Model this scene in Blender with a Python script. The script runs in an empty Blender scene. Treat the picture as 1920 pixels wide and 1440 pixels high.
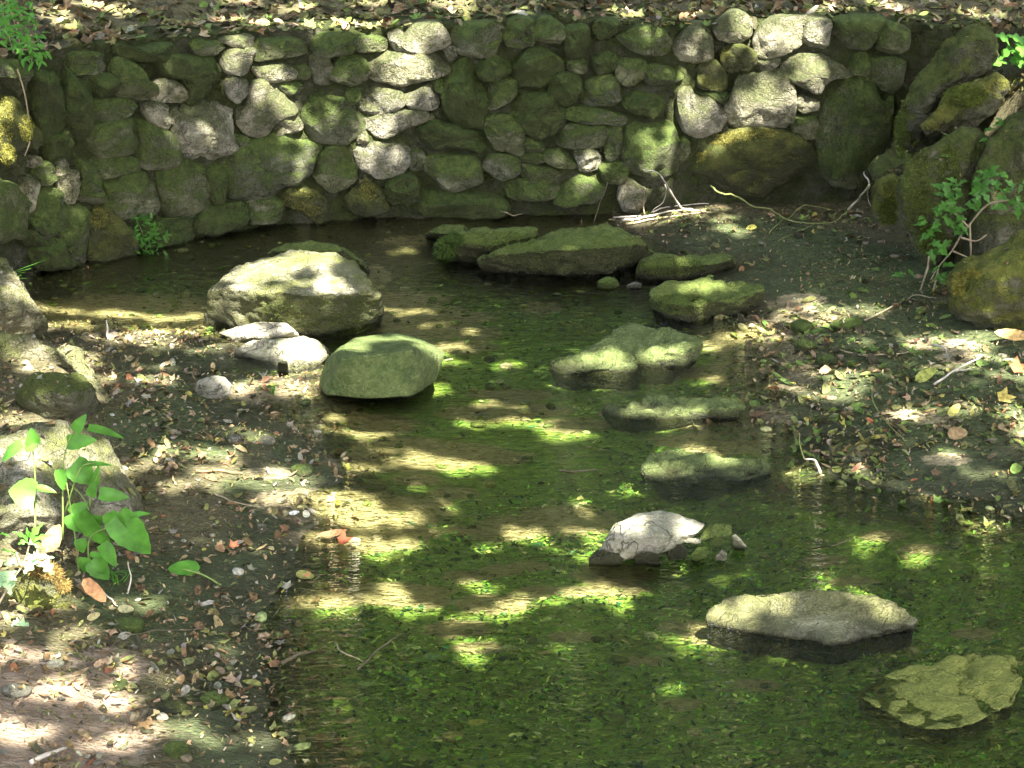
import bpy, bmesh, math, random
import numpy as np
from mathutils import Vector, Matrix
from mathutils.bvhtree import BVHTree
R = math.radians
rng = np.random.default_rng(7); random.seed(7)
S = bpy.context.scene
col = S.collection
# ---------------- camera, sky, sun, exposure
CAMH, PITCH, FPX = 3.2, R(20), 3850.0
cam_d = bpy.data.cameras.new('camera'); cam = bpy.data.objects.new('camera', cam_d); col.objects.link(cam)
cam.location = (0, 0, CAMH); cam.rotation_euler = (R(90) - PITCH, 0, 0)
cam_d.lens = 36 * FPX / 1920; cam_d.sensor_width = 36; cam_d.clip_end = 500
S.camera = cam
SUN_EL, SUN_AZ = R(53), R(-72)            # azimuth of the direction towards the sun, from +X
SD = np.array([math.cos(SUN_EL) * math.cos(SUN_AZ), math.cos(SUN_EL) * math.sin(SUN_AZ), math.sin(SUN_EL)])
W = bpy.data.worlds.new('World'); S.world = W; W.use_nodes = True
sky = W.node_tree.nodes.new('ShaderNodeTexSky'); sky.sky_type = 'NISHITA'; sky.sun_disc = False; sky.air_density = .7; sky.dust_density = 5
sky.sun_elevation = SUN_EL; sky.sun_rotation = R(90) - SUN_AZ
bg = W.node_tree.nodes['Background']; bg.inputs[1].default_value = 0.125
W.node_tree.links.new(sky.outputs[0], bg.inputs[0])
sl = bpy.data.lights.new('sun', 'SUN'); sl.energy = 5.0; sl.angle = R(0.53); sl.color = (1, .95, .86)
so = bpy.data.objects.new('sun', sl); col.objects.link(so)
so.rotation_euler = Vector(SD).to_track_quat('Z', 'Y').to_euler(); so.location = (2, -6, 12)
S.view_settings.view_transform = 'Standard'; S.view_settings.look = 'None'
S.view_settings.exposure = 3.0; S.view_settings.gamma = 1
S.render.engine = 'CYCLES'
S.cycles.max_bounces = 7; S.cycles.diffuse_bounces = 4; S.cycles.glossy_bounces = 3
S.cycles.transmission_bounces = 4; S.cycles.transparent_max_bounces = 8; S.cycles.sample_clamp_indirect = 4
S.cycles.use_denoising = True
# ---------------- pixel -> place (pixels of the 1920x1440 photograph)
CT, ST = math.cos(PITCH), math.sin(PITCH)
def ray(px, py):
    px = np.asarray(px, float); py = np.asarray(py, float)
    a = (px - 960) / FPX; b = (720 - py) / FPX
    return np.stack([a, CT + b * ST, -ST + b * CT], -1)
def P(px, py, z=0.0):
    d = ray(px, py); t = (z - CAMH) / d[..., 2]
    return d * t[..., None] + np.array([0, 0, CAMH])
def PY(px, py, Y):
    d = ray(px, py); t = Y / d[..., 1]
    return d * np.asarray(t)[..., None] + np.array([0, 0, CAMH])
def proj(p):
    q = p - np.array([0, 0, CAMH]); w = q[..., 1] * CT - q[..., 2] * ST; v = q[..., 1] * ST + q[..., 2] * CT
    w = np.maximum(w, .1)
    return 960 + FPX * q[..., 0] / w, 720 - FPX * v / w
_b = [(-420, 760), (-200, 660), (-80, 592), (20, 532), (90, 506), (160, 488), (280, 462), (400, 440), (520, 424), (640, 413), (900, 405), (1280, 402), (1750, 400), (2100, 398)]
_bp = np.array([P(x, y, 0) for x, y in _b])
def Yw(X): return np.interp(X, _bp[:, 0], _bp[:, 1])
def WP(px, py):                              # point on the wall's face
    d = ray(px, py); lo, hi = 5.0, 15.0
    g = lambda Y: Y - float(Yw(d[0] / d[1] * Y))
    for _ in range(40):
        m = (lo + hi) / 2
        if g(m) > 0: hi = m
        else: lo = m
    return d * (lo / d[1]) + np.array([0, 0, CAMH])
def WN(X):
    s = (Yw(X + .12) - Yw(X - .12)) / .24; n = np.array([s, -1, 0.]); return n / np.linalg.norm(n)
# ---------------- noise
def _h(i, j, k, s):
    n = (i * 374761393 + j * 668265263 + k * 2147483647 + s * 1274126177) & 0xffffffff
    n = ((n ^ (n >> 13)) * 1274126177) & 0xffffffff
    n = ((n ^ (n >> 15)) * 2246822519) & 0xffffffff
    return ((n ^ (n >> 16)) & 0xffff) / 32767.5 - 1
def vn(p, s=0):
    p = np.asarray(p, float); f = np.floor(p).astype(np.int64); t = p - f; t = t * t * (3 - 2 * t); r = 0
    for a in (0, 1):
        for b in (0, 1):
            for c in (0, 1):
                w = (t[:, 0] if a else 1 - t[:, 0]) * (t[:, 1] if b else 1 - t[:, 1]) * (t[:, 2] if c else 1 - t[:, 2])
                r = r + w * _h(f[:, 0] + a, f[:, 1] + b, f[:, 2] + c, s)
    return r
def fbm(p, o=4, s=0):
    r, a = 0, 1.0
    for k in range(o): r = r + a * vn(p * 2 ** k + 17.3 * k, s + k); a *= .5
    return r
def sm(a, b, x): t = np.clip((x - a) / (b - a), 0, 1); return t * t * (3 - 2 * t)
# ---------------- object helpers
def tag(o, label=None, cat=None, group=None, kind=None):
    for k, v in (('label', label), ('category', cat), ('group', group), ('kind', kind)):
        if v: o[k] = v
    return o
def mesh(name, V, F, mat, parent=None, smooth=True, colr=None, attrs=None):
    me = bpy.data.meshes.new(name)
    V = np.asarray(V, np.float32)
    if isinstance(F, np.ndarray):
        k = F.shape[1]; n = len(F)
        me.vertices.add(len(V)); me.vertices.foreach_set('co', V.ravel())
        me.loops.add(n * k); me.loops.foreach_set('vertex_index', F.astype(np.int32).ravel())
        me.polygons.add(n); me.polygons.foreach_set('loop_start', np.arange(0, n * k, k, dtype=np.int32))
        me.update(calc_edges=True)
    else: me.from_pydata([tuple(v) for v in V], [], F)
    if smooth: me.polygons.foreach_set('use_smooth', np.ones(len(me.polygons), bool))
    if colr is not None:
        a = me.color_attributes.new('Col', 'FLOAT_COLOR', 'POINT')
        a.data.foreach_set('color', np.c_[colr, np.ones(len(colr))].astype(np.float32).ravel())
    for n_, v_ in (attrs or {}).items():
        a = me.attributes.new(n_, 'FLOAT', 'POINT'); a.data.foreach_set('value', np.asarray(v_, np.float32))
    me.materials.append(mat); me.update()
    o = bpy.data.objects.new(name, me); col.objects.link(o); o.parent = parent
    return o
def empty(name, loc=(0, 0, 0)):
    o = bpy.data.objects.new(name, None); o.empty_display_size = .1; col.objects.link(o); o.location = loc; return o
def local(V, root):
    return np.asarray(V) - np.array(root.location)
# ---------------- node helpers
class N:
    def __init__(s, name):
        s.m = bpy.data.materials.new(name); s.m.use_nodes = True; s.t = s.m.node_tree; s.t.nodes.clear()
        s.out = s.t.nodes.new('ShaderNodeOutputMaterial')
    def n(s, ty, ins=None, **kw):
        x = s.t.nodes.new(ty)
        for k, v in kw.items(): setattr(x, k, v)
        for k, v in (ins or {}).items():
            if isinstance(v, bpy.types.NodeSocket): s.t.links.new(v, x.inputs[k])
            else: x.inputs[k].default_value = v
        return x
    def noise(s, vec, scale, det=5, rough=.6, dist=0):
        return s.n('ShaderNodeTexNoise', {'Vector': vec, 'Scale': scale, 'Detail': det, 'Roughness': rough, 'Distortion': dist}).outputs[0]
    def vor(s, vec, scale, feat='F1'):
        return s.n('ShaderNodeTexVoronoi', {'Vector': vec, 'Scale': scale}, feature=feat)
    def map(s, v, a, b, c=0., d=1.):
        return s.n('ShaderNodeMapRange', {0: v, 1: a, 2: b, 3: c, 4: d}).outputs[0]
    def mix(s, f, a, b):
        x = s.n('ShaderNodeMix', data_type='RGBA')
        for k, v in ((0, f), (6, a), (7, b)):
            if isinstance(v, bpy.types.NodeSocket): s.t.links.new(v, x.inputs[k])
            else: x.inputs[k].default_value = v if k == 0 else (*v, 1)
        return x.outputs[2]
    def math(s, op, a, b=0., c=False):
        return s.n('ShaderNodeMath', {0: a, 1: b}, operation=op, use_clamp=c).outputs[0]
    def bump(s, h, dist=.01, strength=1., nrm=None):
        d = {'Height': h, 'Distance': dist, 'Strength': strength}
        if nrm: d['Normal'] = nrm
        return s.n('ShaderNodeBump', d).outputs[0]
    def end(s, c, rough=.8, nrm=None, spec=.3, trans=0):
        b = s.n('ShaderNodeBsdfPrincipled', {'Roughness': rough, 'Specular IOR Level': spec})
        if isinstance(c, bpy.types.NodeSocket): s.t.links.new(c, b.inputs[0])
        else: b.inputs[0].default_value = (*c, 1)
        if nrm: s.t.links.new(nrm, b.inputs['Normal'])
        sh = b.outputs[0]
        if trans:
            tr = s.n('ShaderNodeBsdfTranslucent')
            if isinstance(c, bpy.types.NodeSocket): s.t.links.new(c, tr.inputs[0])
            else: tr.inputs[0].default_value = (*c, 1)
            sh = s.n('ShaderNodeMixShader', {0: trans, 1: sh, 2: tr.outputs[0]}).outputs[0]
        s.t.links.new(sh, s.out.inputs[0]); return s.m
def rock_mat(name, stone=(.36, .33, .27), stone2=(.2, .19, .155), moss=(.07, .1, .02), moss2=(.16, .17, .035), amt=.5, up=.5, sidedark=.5, wet=0., yellow=0., scale=1., speck=.5, crackf=.6):
    """stone with lichen specks; moss gathers where noise and upward faces say; algae-dark flanks, a wet band over the waterline"""
    s = N(name)
    geo = s.n('ShaderNodeNewGeometry'); pos = geo.outputs['Position']
    oi = s.n('ShaderNodeObjectInfo'); rnd = oi.outputs['Random']
    off = s.n('ShaderNodeVectorMath', {0: pos, 1: s.n('ShaderNodeCombineXYZ', {0: s.math('MULTIPLY', rnd, 37.), 1: s.math('MULTIPLY', rnd, 11.)}).outputs[0]}, operation='ADD').outputs[0]
    nz = s.n('ShaderNodeSeparateXYZ', {0: geo.outputs['Normal']}).outputs[2]
    pz = s.n('ShaderNodeSeparateXYZ', {0: pos}).outputs[2]
    n1 = s.noise(off, 6 * scale, 6, .65); n2 = s.noise(off, 30 * scale, 5, .7); n3 = s.noise(off, 110 * scale, 3, .7); n4 = s.noise(off, 2.6 * scale, 4, .6, .5)
    c = s.mix(s.map(n1, .4, .6), stone, stone2)
    c = s.mix(s.map(n2, .5, .75, 0, .6), c, tuple(min(1, x * 1.5) for x in stone))
    c = s.mix(s.map(n3, .45, .7, 0, speck), c, tuple(x * .5 for x in stone2))
    nc = s.noise(off, 4.5 * scale, 5, .55, .4); crk = s.map(s.math('ABSOLUTE', s.math('SUBTRACT', nc, .5)), .0, .014, crackf, 0)
    nl = s.noise(off, 14 * scale, 3, .5); c = s.mix(s.map(nl, .6, .66, 0, .5), c, tuple(min(1, x * 1.35) for x in stone))
    c = s.mix(crk, c, tuple(x * .25 for x in stone2))
    hv = s.n('ShaderNodeHueSaturation', {'Value': s.map(rnd, 0, 1, .75, 1.2), 'Saturation': s.map(rnd, 0, 1, .8, 1.15), 'Color': c}).outputs[0]
    m1 = s.math('ADD', s.math('MULTIPLY', nz, up), s.math('ADD', s.math('MULTIPLY', n4, 1.5), s.math('MULTIPLY', n2, .7)))
    m1 = s.math('ADD', m1, s.math('MULTIPLY', n3, .5))
    k = 1.35 + .25 * up + (0.5 - amt) * 1.5
    mk = s.map(m1, k - .16, k + .16)
    mc = s.mix(s.map(n2, .35, .65), moss, moss2)
    mc = s.mix(s.map(n3, .4, .7, 0, .6), mc, tuple(x * .45 for x in moss))
    if yellow: mc = s.mix(s.math('MULTIPLY', s.map(n1, .4, .6), yellow), mc, (.25, .215, .05))
    c = s.mix(mk, hv, mc)
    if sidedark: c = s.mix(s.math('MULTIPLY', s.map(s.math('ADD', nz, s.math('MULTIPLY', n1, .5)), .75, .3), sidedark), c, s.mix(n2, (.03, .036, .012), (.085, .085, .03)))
    rough = .85
    if wet:
        wb = s.math('MULTIPLY', s.map(s.math('ADD', pz, s.math('MULTIPLY', n1, .03)), .05, .02), wet)
        c = s.mix(wb, c, (.025, .025, .012)); rough = s.map(wb, 0, 1, .85, .25)
    h = s.math('ADD', s.math('MULTIPLY', n2, 1.), s.math('MULTIPLY', n3, s.map(mk, 0, 1, .35, .8)))
    b = s.bump(s.math('ADD', h, s.math('SUBTRACT', s.math('MULTIPLY', mk, .25), s.math('MULTIPLY', crk, .8))), .03, 1.)
    return s.end(c, rough, b)
def vcol_mat(name, rough=.7, trans=.0, nscale=60, var=.5, spec=.3):
    s = N(name); a = s.n('ShaderNodeVertexColor', layer_name='Col').outputs[0]
    pos = s.n('ShaderNodeNewGeometry').outputs['Position']; nn = s.noise(pos, nscale, 3)
    c = s.n('ShaderNodeHueSaturation', {'Value': s.map(nn, .3, .7, 1 - var, 1 + var), 'Color': a}).outputs[0]
    return s.end(c, rough, s.bump(nn, .002), spec, trans)
# ---------------- materials
M = {}
M['g'] = rock_mat('wall_stone_grey', (.5, .46, .34), (.24, .23, .14), (.07, .09, .03), (.19, .19, .09), amt=.52, up=.4, sidedark=.25)
M['m'] = rock_mat('wall_stone_mossy', (.31, .31, .19), (.17, .18, .09), (.06, .1, .02), (.15, .19, .045), amt=.62, up=.4, sidedark=.3)
M['d'] = rock_mat('wall_stone_dark', (.18, .18, .1), (.1, .11, .05), (.045, .08, .016), (.11, .145, .03), amt=.72, up=.2, sidedark=.6)
M['y'] = rock_mat('wall_stone_yellow_moss', (.16, .16, .08), (.09, .095, .045), (.045, .07, .014), (.13, .14, .03), amt=.66, up=.7, sidedark=.6, yellow=.3)
M['core'] = rock_mat('wall_mortar', (.2, .19, .13), (.1, .1, .06), (.045, .065, .015), (.1, .12, .025), amt=.6, up=.2, sidedark=.3, scale=1.6)
M['pale'] = rock_mat('pale_boulder', (.46, .43, .29), (.32, .31, .17), (.14, .16, .04), (.27, .28, .09), amt=.56, up=-.1, sidedark=.7, wet=.9)
M['smooth'] = rock_mat('smooth_boulder', (.27, .285, .15), (.15, .19, .075), (.09, .14, .035), (.2, .24, .08), amt=.68, up=.0, sidedark=.12, wet=.95, scale=.7, speck=.08, crackf=.25)
M['white'] = rock_mat('white_stone', (.5, .46, .34), (.3, .3, .18), amt=.15, up=.0, sidedark=.3, wet=.7)
M['moss'] = rock_mat('mossy_rock', (.2, .2, .12), (.12, .125, .06), (.10, .145, .028), (.19, .23, .05), amt=.8, up=1.1, sidedark=.9, wet=.9)
M['slab'] = rock_mat('stepping_stone', (.4, .41, .25), (.24, .27, .12), (.12, .17, .04), (.24, .28, .1), amt=.64, up=.4, sidedark=.35, wet=.9)
M['slabpale'] = rock_mat('stepping_stone_pale', (.5, .48, .3), (.33, .34, .17), (.15, .165, .05), (.27, .26, .12), amt=.5, up=.2, sidedark=.85, wet=.9)
M['algae'] = rock_mat('algae_slab', (.2, .22, .09), (.14, .16, .06), (.2, .24, .045), (.31, .33, .075), amt=.85, up=1.2, sidedark=.8)
M['bank'] = rock_mat('bank_boulder', (.26, .25, .16), (.16, .16, .09), (.06, .085, .015), (.13, .15, .03), amt=.62, up=.5, sidedark=.35)
M['bankpale'] = rock_mat('bank_boulder_pale', (.44, .4, .29), (.28, .26, .16), (.1, .12, .03), (.2, .21, .07), amt=.48, up=.1, sidedark=.35)
M['banky'] = rock_mat('bank_boulder_yellow', (.26, .25, .16), (.16, .16, .09), (.09, .12, .015), (.2, .21, .03), amt=.7, up=.6, sidedark=.35, yellow=.35)
M['pebble'] = rock_mat('pebble_stone', (.3, .28, .2), (.17, .17, .11), amt=.25, up=.1, sidedark=.2, scale=2)
M['pebgreen'] = rock_mat('pebble_green', (.14, .17, .06), (.07, .09, .03), (.08, .13, .02), (.16, .22, .04), amt=.6, up=.2, sidedark=.2, scale=2)
M['pebdark'] = rock_mat('pebble_dark', (.04, .042, .022), (.02, .02, .012), amt=.4, up=.3, sidedark=.4, scale=2, wet=.6)
def simple(name, c, rough=.7, trans=0, var=.35, sc=25):
    s = N(name); pos = s.n('ShaderNodeNewGeometry').outputs['Position']; nn = s.noise(pos, sc, 4)
    cc = s.mix(s.map(nn, .3, .7), tuple(x * (1 - var) for x in c), tuple(min(1, x * (1 + var)) for x in c))
    return s.end(cc, rough, s.bump(nn, .004), .3, trans)
M['bark'] = simple('bark', (.16, .12, .08), .9); M['twigpale'] = simple('twig_pale', (.5, .45, .36), .8); M['twigdark'] = simple('twig_dark', (.09, .075, .04), .8)
M['twigtan'] = simple('twig_tan', (.3, .25, .15), .8); M['twiggreen'] = simple('twig_green', (.2, .22, .07), .7); M['twigred'] = simple('twig_red', (.36, .16, .07), .8)
M['canopy'] = simple('canopy_leaf', (.12, .19, .03), .5, .5, .3, 3)
M['leafg'] = simple('leaf_green', (.10, .28, .035), .45, .35, .4, 14); M['leaflit'] = simple('leaf_green_sunlit', (.32, .5, .25), .5, .3, .15, 40)  # the pale leaf has sunlight put into its colour
M['ivy'] = simple('leaf_ivy', (.075, .2, .028), .45, .35, .4, 18); M['stem'] = simple('plant_stem', (.2, .28, .07), .6, .0)
M['litter'] = vcol_mat('leaf_litter', .75, .12); M['bedleaf'] = vcol_mat('bed_leaf', .7, .0, 70, .5); M['grit'] = vcol_mat('grit', .8, .0, 90, .5)
M['mosst'] = vcol_mat('moss_tuft', .8, .25, 30, .4)
# water: clear sheet, mirror by Fresnel, tinted, rippled
s = N('stream_water')
pos = s.n('ShaderNodeNewGeometry').outputs['Position']
mp = s.n('ShaderNodeMapping', {'Vector': pos, 'Scale': (1, 2.6, 1)}).outputs[0]
hh = s.math('ADD', s.noise(mp, 8, 3, .5, .6), s.math('MULTIPLY', s.noise(mp, 30, 2, .5, .3), .4))
nb = s.bump(hh, .017, 1.)
fr = s.n('ShaderNodeFresnel', {'IOR': 1.33, 'Normal': nb}).outputs[0]
tr = s.n('ShaderNodeBsdfTransparent', {'Color': (.92, .96, .8, 1)}).outputs[0]
gl = s.n('ShaderNodeBsdfGlossy', {'Roughness': .04, 'Normal': nb, 'Color': (1, 1, 1, 1)}).outputs[0]
s.t.links.new(s.n('ShaderNodeMixShader', {0: fr, 1: tr, 2: gl}).outputs[0], s.out.inputs[0]); M['water'] = s.m
# ground: one sheet, attributes say what it is made of, plus pale tone painted under sun flecks
s = N('stream_ground')
pos = s.n('ShaderNodeNewGeometry').outputs['Position']
A = lambda k: s.n('ShaderNodeAttribute', attribute_name=k).outputs['Fac']
mp = s.n('ShaderNodeMapping', {'Vector': pos, 'Scale': (1, 1.6, 1)}).outputs[0]
n1 = s.noise(mp, 4, 6, .65); n2 = s.noise(mp, 22, 6, .7, .5); n3 = s.noise(mp, 80, 4, .7)
vo = s.vor(mp, 45); vr = s.n('ShaderNodeSeparateColor', {0: vo.outputs['Color']}).outputs[0]
soil = s.mix(s.map(n2, .3, .7), (.045, .042, .017), (.15, .135, .06)); soil = s.mix(s.map(n3, .5, .8), soil, (.26, .22, .15))
alg = s.mix(s.map(n2, .35, .62), (.045, .14, .022), (.32, .52, .08)); alg = s.mix(s.map(n3, .5, .72), alg, (.36, .37, .17)); alg = s.mix(s.map(n1, .52, .68, 0, .7), alg, (.19, .16, .05))
alg = s.mix(s.map(vr, .6, .95, 0, .5), alg, (.28, .3, .08))
sand_fleck = s.mix(s.map(n2, .35, .65), (.3, .25, .13), (.5, .42, .25)); sand_fleck = s.mix(s.map(vr, .7, 1, 0, .7), sand_fleck, (.1, .085, .04))  # sand tone, also painted where sun flecks fall
mud = s.mix(s.map(n2, .35, .65), (.03, .045, .016), (.1, .125, .045)); mud = s.mix(s.map(n3, .5, .75), mud, (.13, .14, .06))
pink = s.mix(s.map(n2, .35, .65), (.2, .145, .09), (.36, .28, .2))
pzz = s.n('ShaderNodeSeparateXYZ', {0: pos}).outputs[2]
c = soil
w2 = s.math('SUBTRACT', n2, .5)
for k, cc in (('a_pink', pink), ('a_mud', mud), ('a_alg', alg), ('a_sand_fleck', sand_fleck)):
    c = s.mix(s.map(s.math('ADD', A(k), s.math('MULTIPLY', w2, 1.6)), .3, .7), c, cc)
wetf = s.map(s.math('ADD', pzz, s.math('MULTIPLY', w2, .04)), .045, .005)
c = s.mix(s.math('MULTIPLY', s.math('MULTIPLY', wetf, s.map(pzz, -.02, .0)), .65), c, (.03, .028, .015))
hb = s.math('ADD', s.math('MULTIPLY', n2, 1.), s.math('ADD', s.math('MULTIPLY', n3, .5), s.math('MULTIPLY', s.map(vo.outputs[0], 0, .6, .4, 0), 1.)))
M['ground'] = s.end(c, s.map(wetf, 0, 1, .85, .35), s.bump(hb, .02, 1.))
# ---------------- where the water is (shoreline in photograph pixels, laid on the plane z=0)
shore = [(60, 480), (160, 484), (300, 455), (620, 408), (1140, 405), (1170, 425), (1235, 460), (1300, 480), (1360, 500), (1300, 545), (1400, 575), (1370, 600), (1480, 612), (1420, 655), (1470, 690),
         (1450, 725), (1480, 745), (1400, 775), (1500, 800), (1560, 850), (1530, 900), (1640, 925), (1800, 930), (1960, 985), (2300, 1100), (2600, 1700), (500, 1700), (540, 1440),
         (480, 1330), (500, 1230), (470, 1160), (560, 1080), (520, 1020), (590, 985), (520, 930), (640, 900), (600, 850), (560, 800), (470, 770), (600, 735), (600, 700), (470, 705), (330, 700), (440, 690), (440, 640), (300, 628), (130, 632), (70, 590), (40, 520)]
SH = np.array([P(x, y, 0)[:2] for x, y in shore])
def sdf(x, y, poly=SH):
    n = len(poly); d = np.full(x.shape, 1e9); ins = np.zeros(x.shape, bool)
    for i in range(n):
        a, b = poly[i], poly[(i + 1) % n]; e = b - a; L = e @ e
        t = np.clip(((x - a[0]) * e[0] + (y - a[1]) * e[1]) / L, 0, 1)
        d = np.minimum(d, (x - a[0] - t * e[0]) ** 2 + (y - a[1] - t * e[1]) ** 2)
        c = (a[1] > y) != (b[1] > y)
        with np.errstate(divide='ignore', invalid='ignore'): ins ^= c & (x < (b[0] - a[0]) * (y - a[1]) / (b[1] - a[1] + 1e-12) + a[0])
    return np.sqrt(d) * np.where(ins, -1, 1)
_tp = [(-400, 210), (0, 118), (120, 100), (250, 84), (420, 72), (640, 62), (900, 50), (1050, 42), (1250, 55), (1450, 52), (1620, 44), (1800, 60), (2100, 60)]
_tw = np.array([WP(x, y) for x, y in _tp])
def Ztop(X): return np.interp(X, _tw[:, 0], _tw[:, 2])
def H(x, y):
    x = np.asarray(x, float).ravel(); y = np.asarray(y, float).ravel(); sh = x.shape
    d = sdf(x, y); p = np.c_[x, y, 0 * x]
    n1 = fbm(p * 1.3, 3, 3); n2 = fbm(p * 5, 3, 9); n3 = fbm(p * 18, 2, 5)
    d = d + (.05 * n1 + .035 * n2) * sm(.9, .0, abs(d)); z = np.where(d < 0, -np.minimum(.006 + (-d) * .16, .085), np.minimum(d * .09, .05) + np.maximum(d - .3, 0) * .02)
    z = z + .018 * n1 * sm(0, .35, abs(d)) + .010 * n2 * sm(0, .15, abs(d)) + .005 * n3
    # left bank climbs
    z = z + sm(0, .9, -1.25 - x + (y - 6.5) * -.32) * .07 * sm(10, 8.8, y)
    # right bank
    rb = sm(0, 1.0, x - 2.12 - .0 * y) * sm(10.1, 11.1, y); z = z + rb * 1.0
    z = z + np.maximum(x - 1.9, 0) * .06 * sm(4, 7, y)
    z = z + np.maximum(abs(x) - 4, 0) * .25 * sm(40, 10, abs(x))
    # terrace behind the wall, then a hillside
    u = y - Yw(x) - .22
    zl = Ztop(x) - .03 + np.maximum(u, 0) * .13 + .02 * n1 + .012 * n2 + np.maximum(u - 4, 0) * .4
    z = np.where(u > 0, np.maximum(zl, z * 0 + zl), z)
    return z
def axis(lo, hi, a, b, st, grow=1.25, mx=4):
    m = list(np.arange(a, b, st)); s_ = st; v = b
    while v < hi: m.append(v); s_ = min(s_ * grow, mx); v += s_
    s_ = st; v = a - st
    while v > lo: m.insert(0, v); s_ = min(s_ * grow, mx); v -= s_
    return np.array(m)
gx = axis(-45, 45, -3.4, 3.4, .024); gy = axis(-25, 60, 5.0, 13.2, .024)
GX, GY = np.meshgrid(gx, gy); gxf, gyf = GX.ravel(), GY.ravel(); gz = H(gxf, gyf)
nxg, nyg = len(gx), len(gy); idx = np.arange(nxg * nyg).reshape(nyg, nxg)
GF = np.stack([idx[:-1, :-1], idx[:-1, 1:], idx[1:, 1:], idx[1:, :-1]], -1).reshape(-1, 4)
gpx, gpy = proj(np.c_[gxf, gyf, gz])
def blob(lst):
    v = np.zeros(len(gpx))
    for cx, cy, rx, ry in lst: v = np.maximum(v, 1.4 - ((gpx - cx) / rx) ** 2 - ((gpy - cy) / ry) ** 2)
    return np.clip(v, 0, 1) * (gyf > 3.5) * (gyf < Yw(gxf))
dsh = sdf(gxf, gyf)
dsh = dsh + .12 * fbm(np.c_[gxf, gyf, gxf * 0] * 2.5, 3, 41); a_alg = sm(.02, -.42, dsh) * sm(380, 640, gpy + .12 * gpx * 0)
a_alg = np.where(gpy < 640, a_alg * .55, a_alg)
SAND_FLECKS = ([(1420, 640, 110, 45), (1430, 700, 110, 45), (1400, 800, 90, 55), (1330, 830, 60, 30), (560, 735, 150, 25), (690, 965, 160, 35), (1080, 985, 110, 22), (250, 590, 220, 40), (760, 860, 160, 28), (700, 800, 90, 22), (600, 945, 90, 20), (1150, 1075, 80, 18), (960, 770, 90, 20), (730, 1120, 90, 16), (860, 1180, 50, 12), (920, 1130, 60, 14), (760, 600, 90, 40), (880, 1082, 60, 10), (900, 775, 90, 14), (1150, 1106, 70, 10), (840, 590, 60, 10), (1050, 960, 90, 12), (1180, 775, 60, 8), (620, 1130, 60, 12), (1340, 1195, 50, 12), (860, 650, 70, 14)])
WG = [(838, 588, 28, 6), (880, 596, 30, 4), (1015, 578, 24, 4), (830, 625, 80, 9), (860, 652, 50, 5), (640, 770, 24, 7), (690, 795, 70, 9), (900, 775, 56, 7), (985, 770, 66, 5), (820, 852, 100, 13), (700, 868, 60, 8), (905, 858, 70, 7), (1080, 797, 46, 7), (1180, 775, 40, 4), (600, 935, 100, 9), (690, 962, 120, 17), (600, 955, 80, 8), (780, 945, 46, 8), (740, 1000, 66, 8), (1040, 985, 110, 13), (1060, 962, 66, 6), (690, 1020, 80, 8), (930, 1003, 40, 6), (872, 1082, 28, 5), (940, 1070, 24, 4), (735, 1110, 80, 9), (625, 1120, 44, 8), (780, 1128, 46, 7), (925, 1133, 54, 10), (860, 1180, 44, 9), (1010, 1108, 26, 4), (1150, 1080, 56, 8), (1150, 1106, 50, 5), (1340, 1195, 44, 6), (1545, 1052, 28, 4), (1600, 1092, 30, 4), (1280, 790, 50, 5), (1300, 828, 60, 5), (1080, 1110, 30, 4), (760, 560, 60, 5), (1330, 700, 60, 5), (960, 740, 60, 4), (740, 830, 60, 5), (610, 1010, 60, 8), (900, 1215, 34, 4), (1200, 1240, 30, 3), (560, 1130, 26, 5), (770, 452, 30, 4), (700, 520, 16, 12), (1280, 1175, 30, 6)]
SAND_FLECKS += [(x, y, rx * 1.3 + 14, ry * 1.5 + 6) for x, y, rx, ry in WG]  # bed painted pale under each listed sun fleck, so it reads cream
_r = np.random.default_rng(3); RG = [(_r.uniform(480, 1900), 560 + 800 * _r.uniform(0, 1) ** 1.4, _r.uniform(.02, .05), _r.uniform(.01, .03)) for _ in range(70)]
SAND_FLECKS += [(x, y, 50, 12) for x, y, _, _ in RG[::2]]  # same painted pale spots under half of the random flecks
a_sand_fleck = blob(SAND_FLECKS)
a_mud = np.maximum(blob([(1400, 480, 260, 80), (1600, 520, 200, 70), (1650, 820, 260, 120), (1800, 930, 220, 90), (1750, 700, 330, 130), (350, 800, 160, 70), (330, 1120, 200, 90), (350, 690, 140, 50)]), 0) * (dsh > -.1); a_mud = np.maximum(a_mud, sm(.45, .1, abs(dsh)) * (gpx < 640) * (gpy > 780) * .8)
a_pink = blob([(90, 1370, 220, 100), (20, 1260, 100, 60), (440, 1385, 100, 25), (200, 1250, 80, 40)])
ground = mesh('ground', np.c_[gxf, gyf, gz], GF, M['ground'], attrs={'a_alg': a_alg, 'a_sand_fleck': a_sand_fleck, 'a_mud': a_mud, 'a_pink': a_pink}); tag(ground, kind='structure')
# ---------------- water sheet
wx = np.linspace(-4.5, 6, 60); wy = np.linspace(-6, 12.2, 90); WX, WY = np.meshgrid(wx, wy)
keep = np.array([[min(WY[j, i], WY[j + 1, i]) < Yw(WX[j, i]) + .1 for i in range(59)] for j in range(89)])
ii = np.arange(60 * 90).reshape(90, 60); WF = np.stack([ii[:-1, :-1], ii[:-1, 1:], ii[1:, 1:], ii[1:, :-1]], -1)[keep]
tag(mesh('stream_water', np.c_[WX.ravel(), WY.ravel(), 0 * WX.ravel()], WF.reshape(-1, 4), M['water']), kind='structure')
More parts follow.
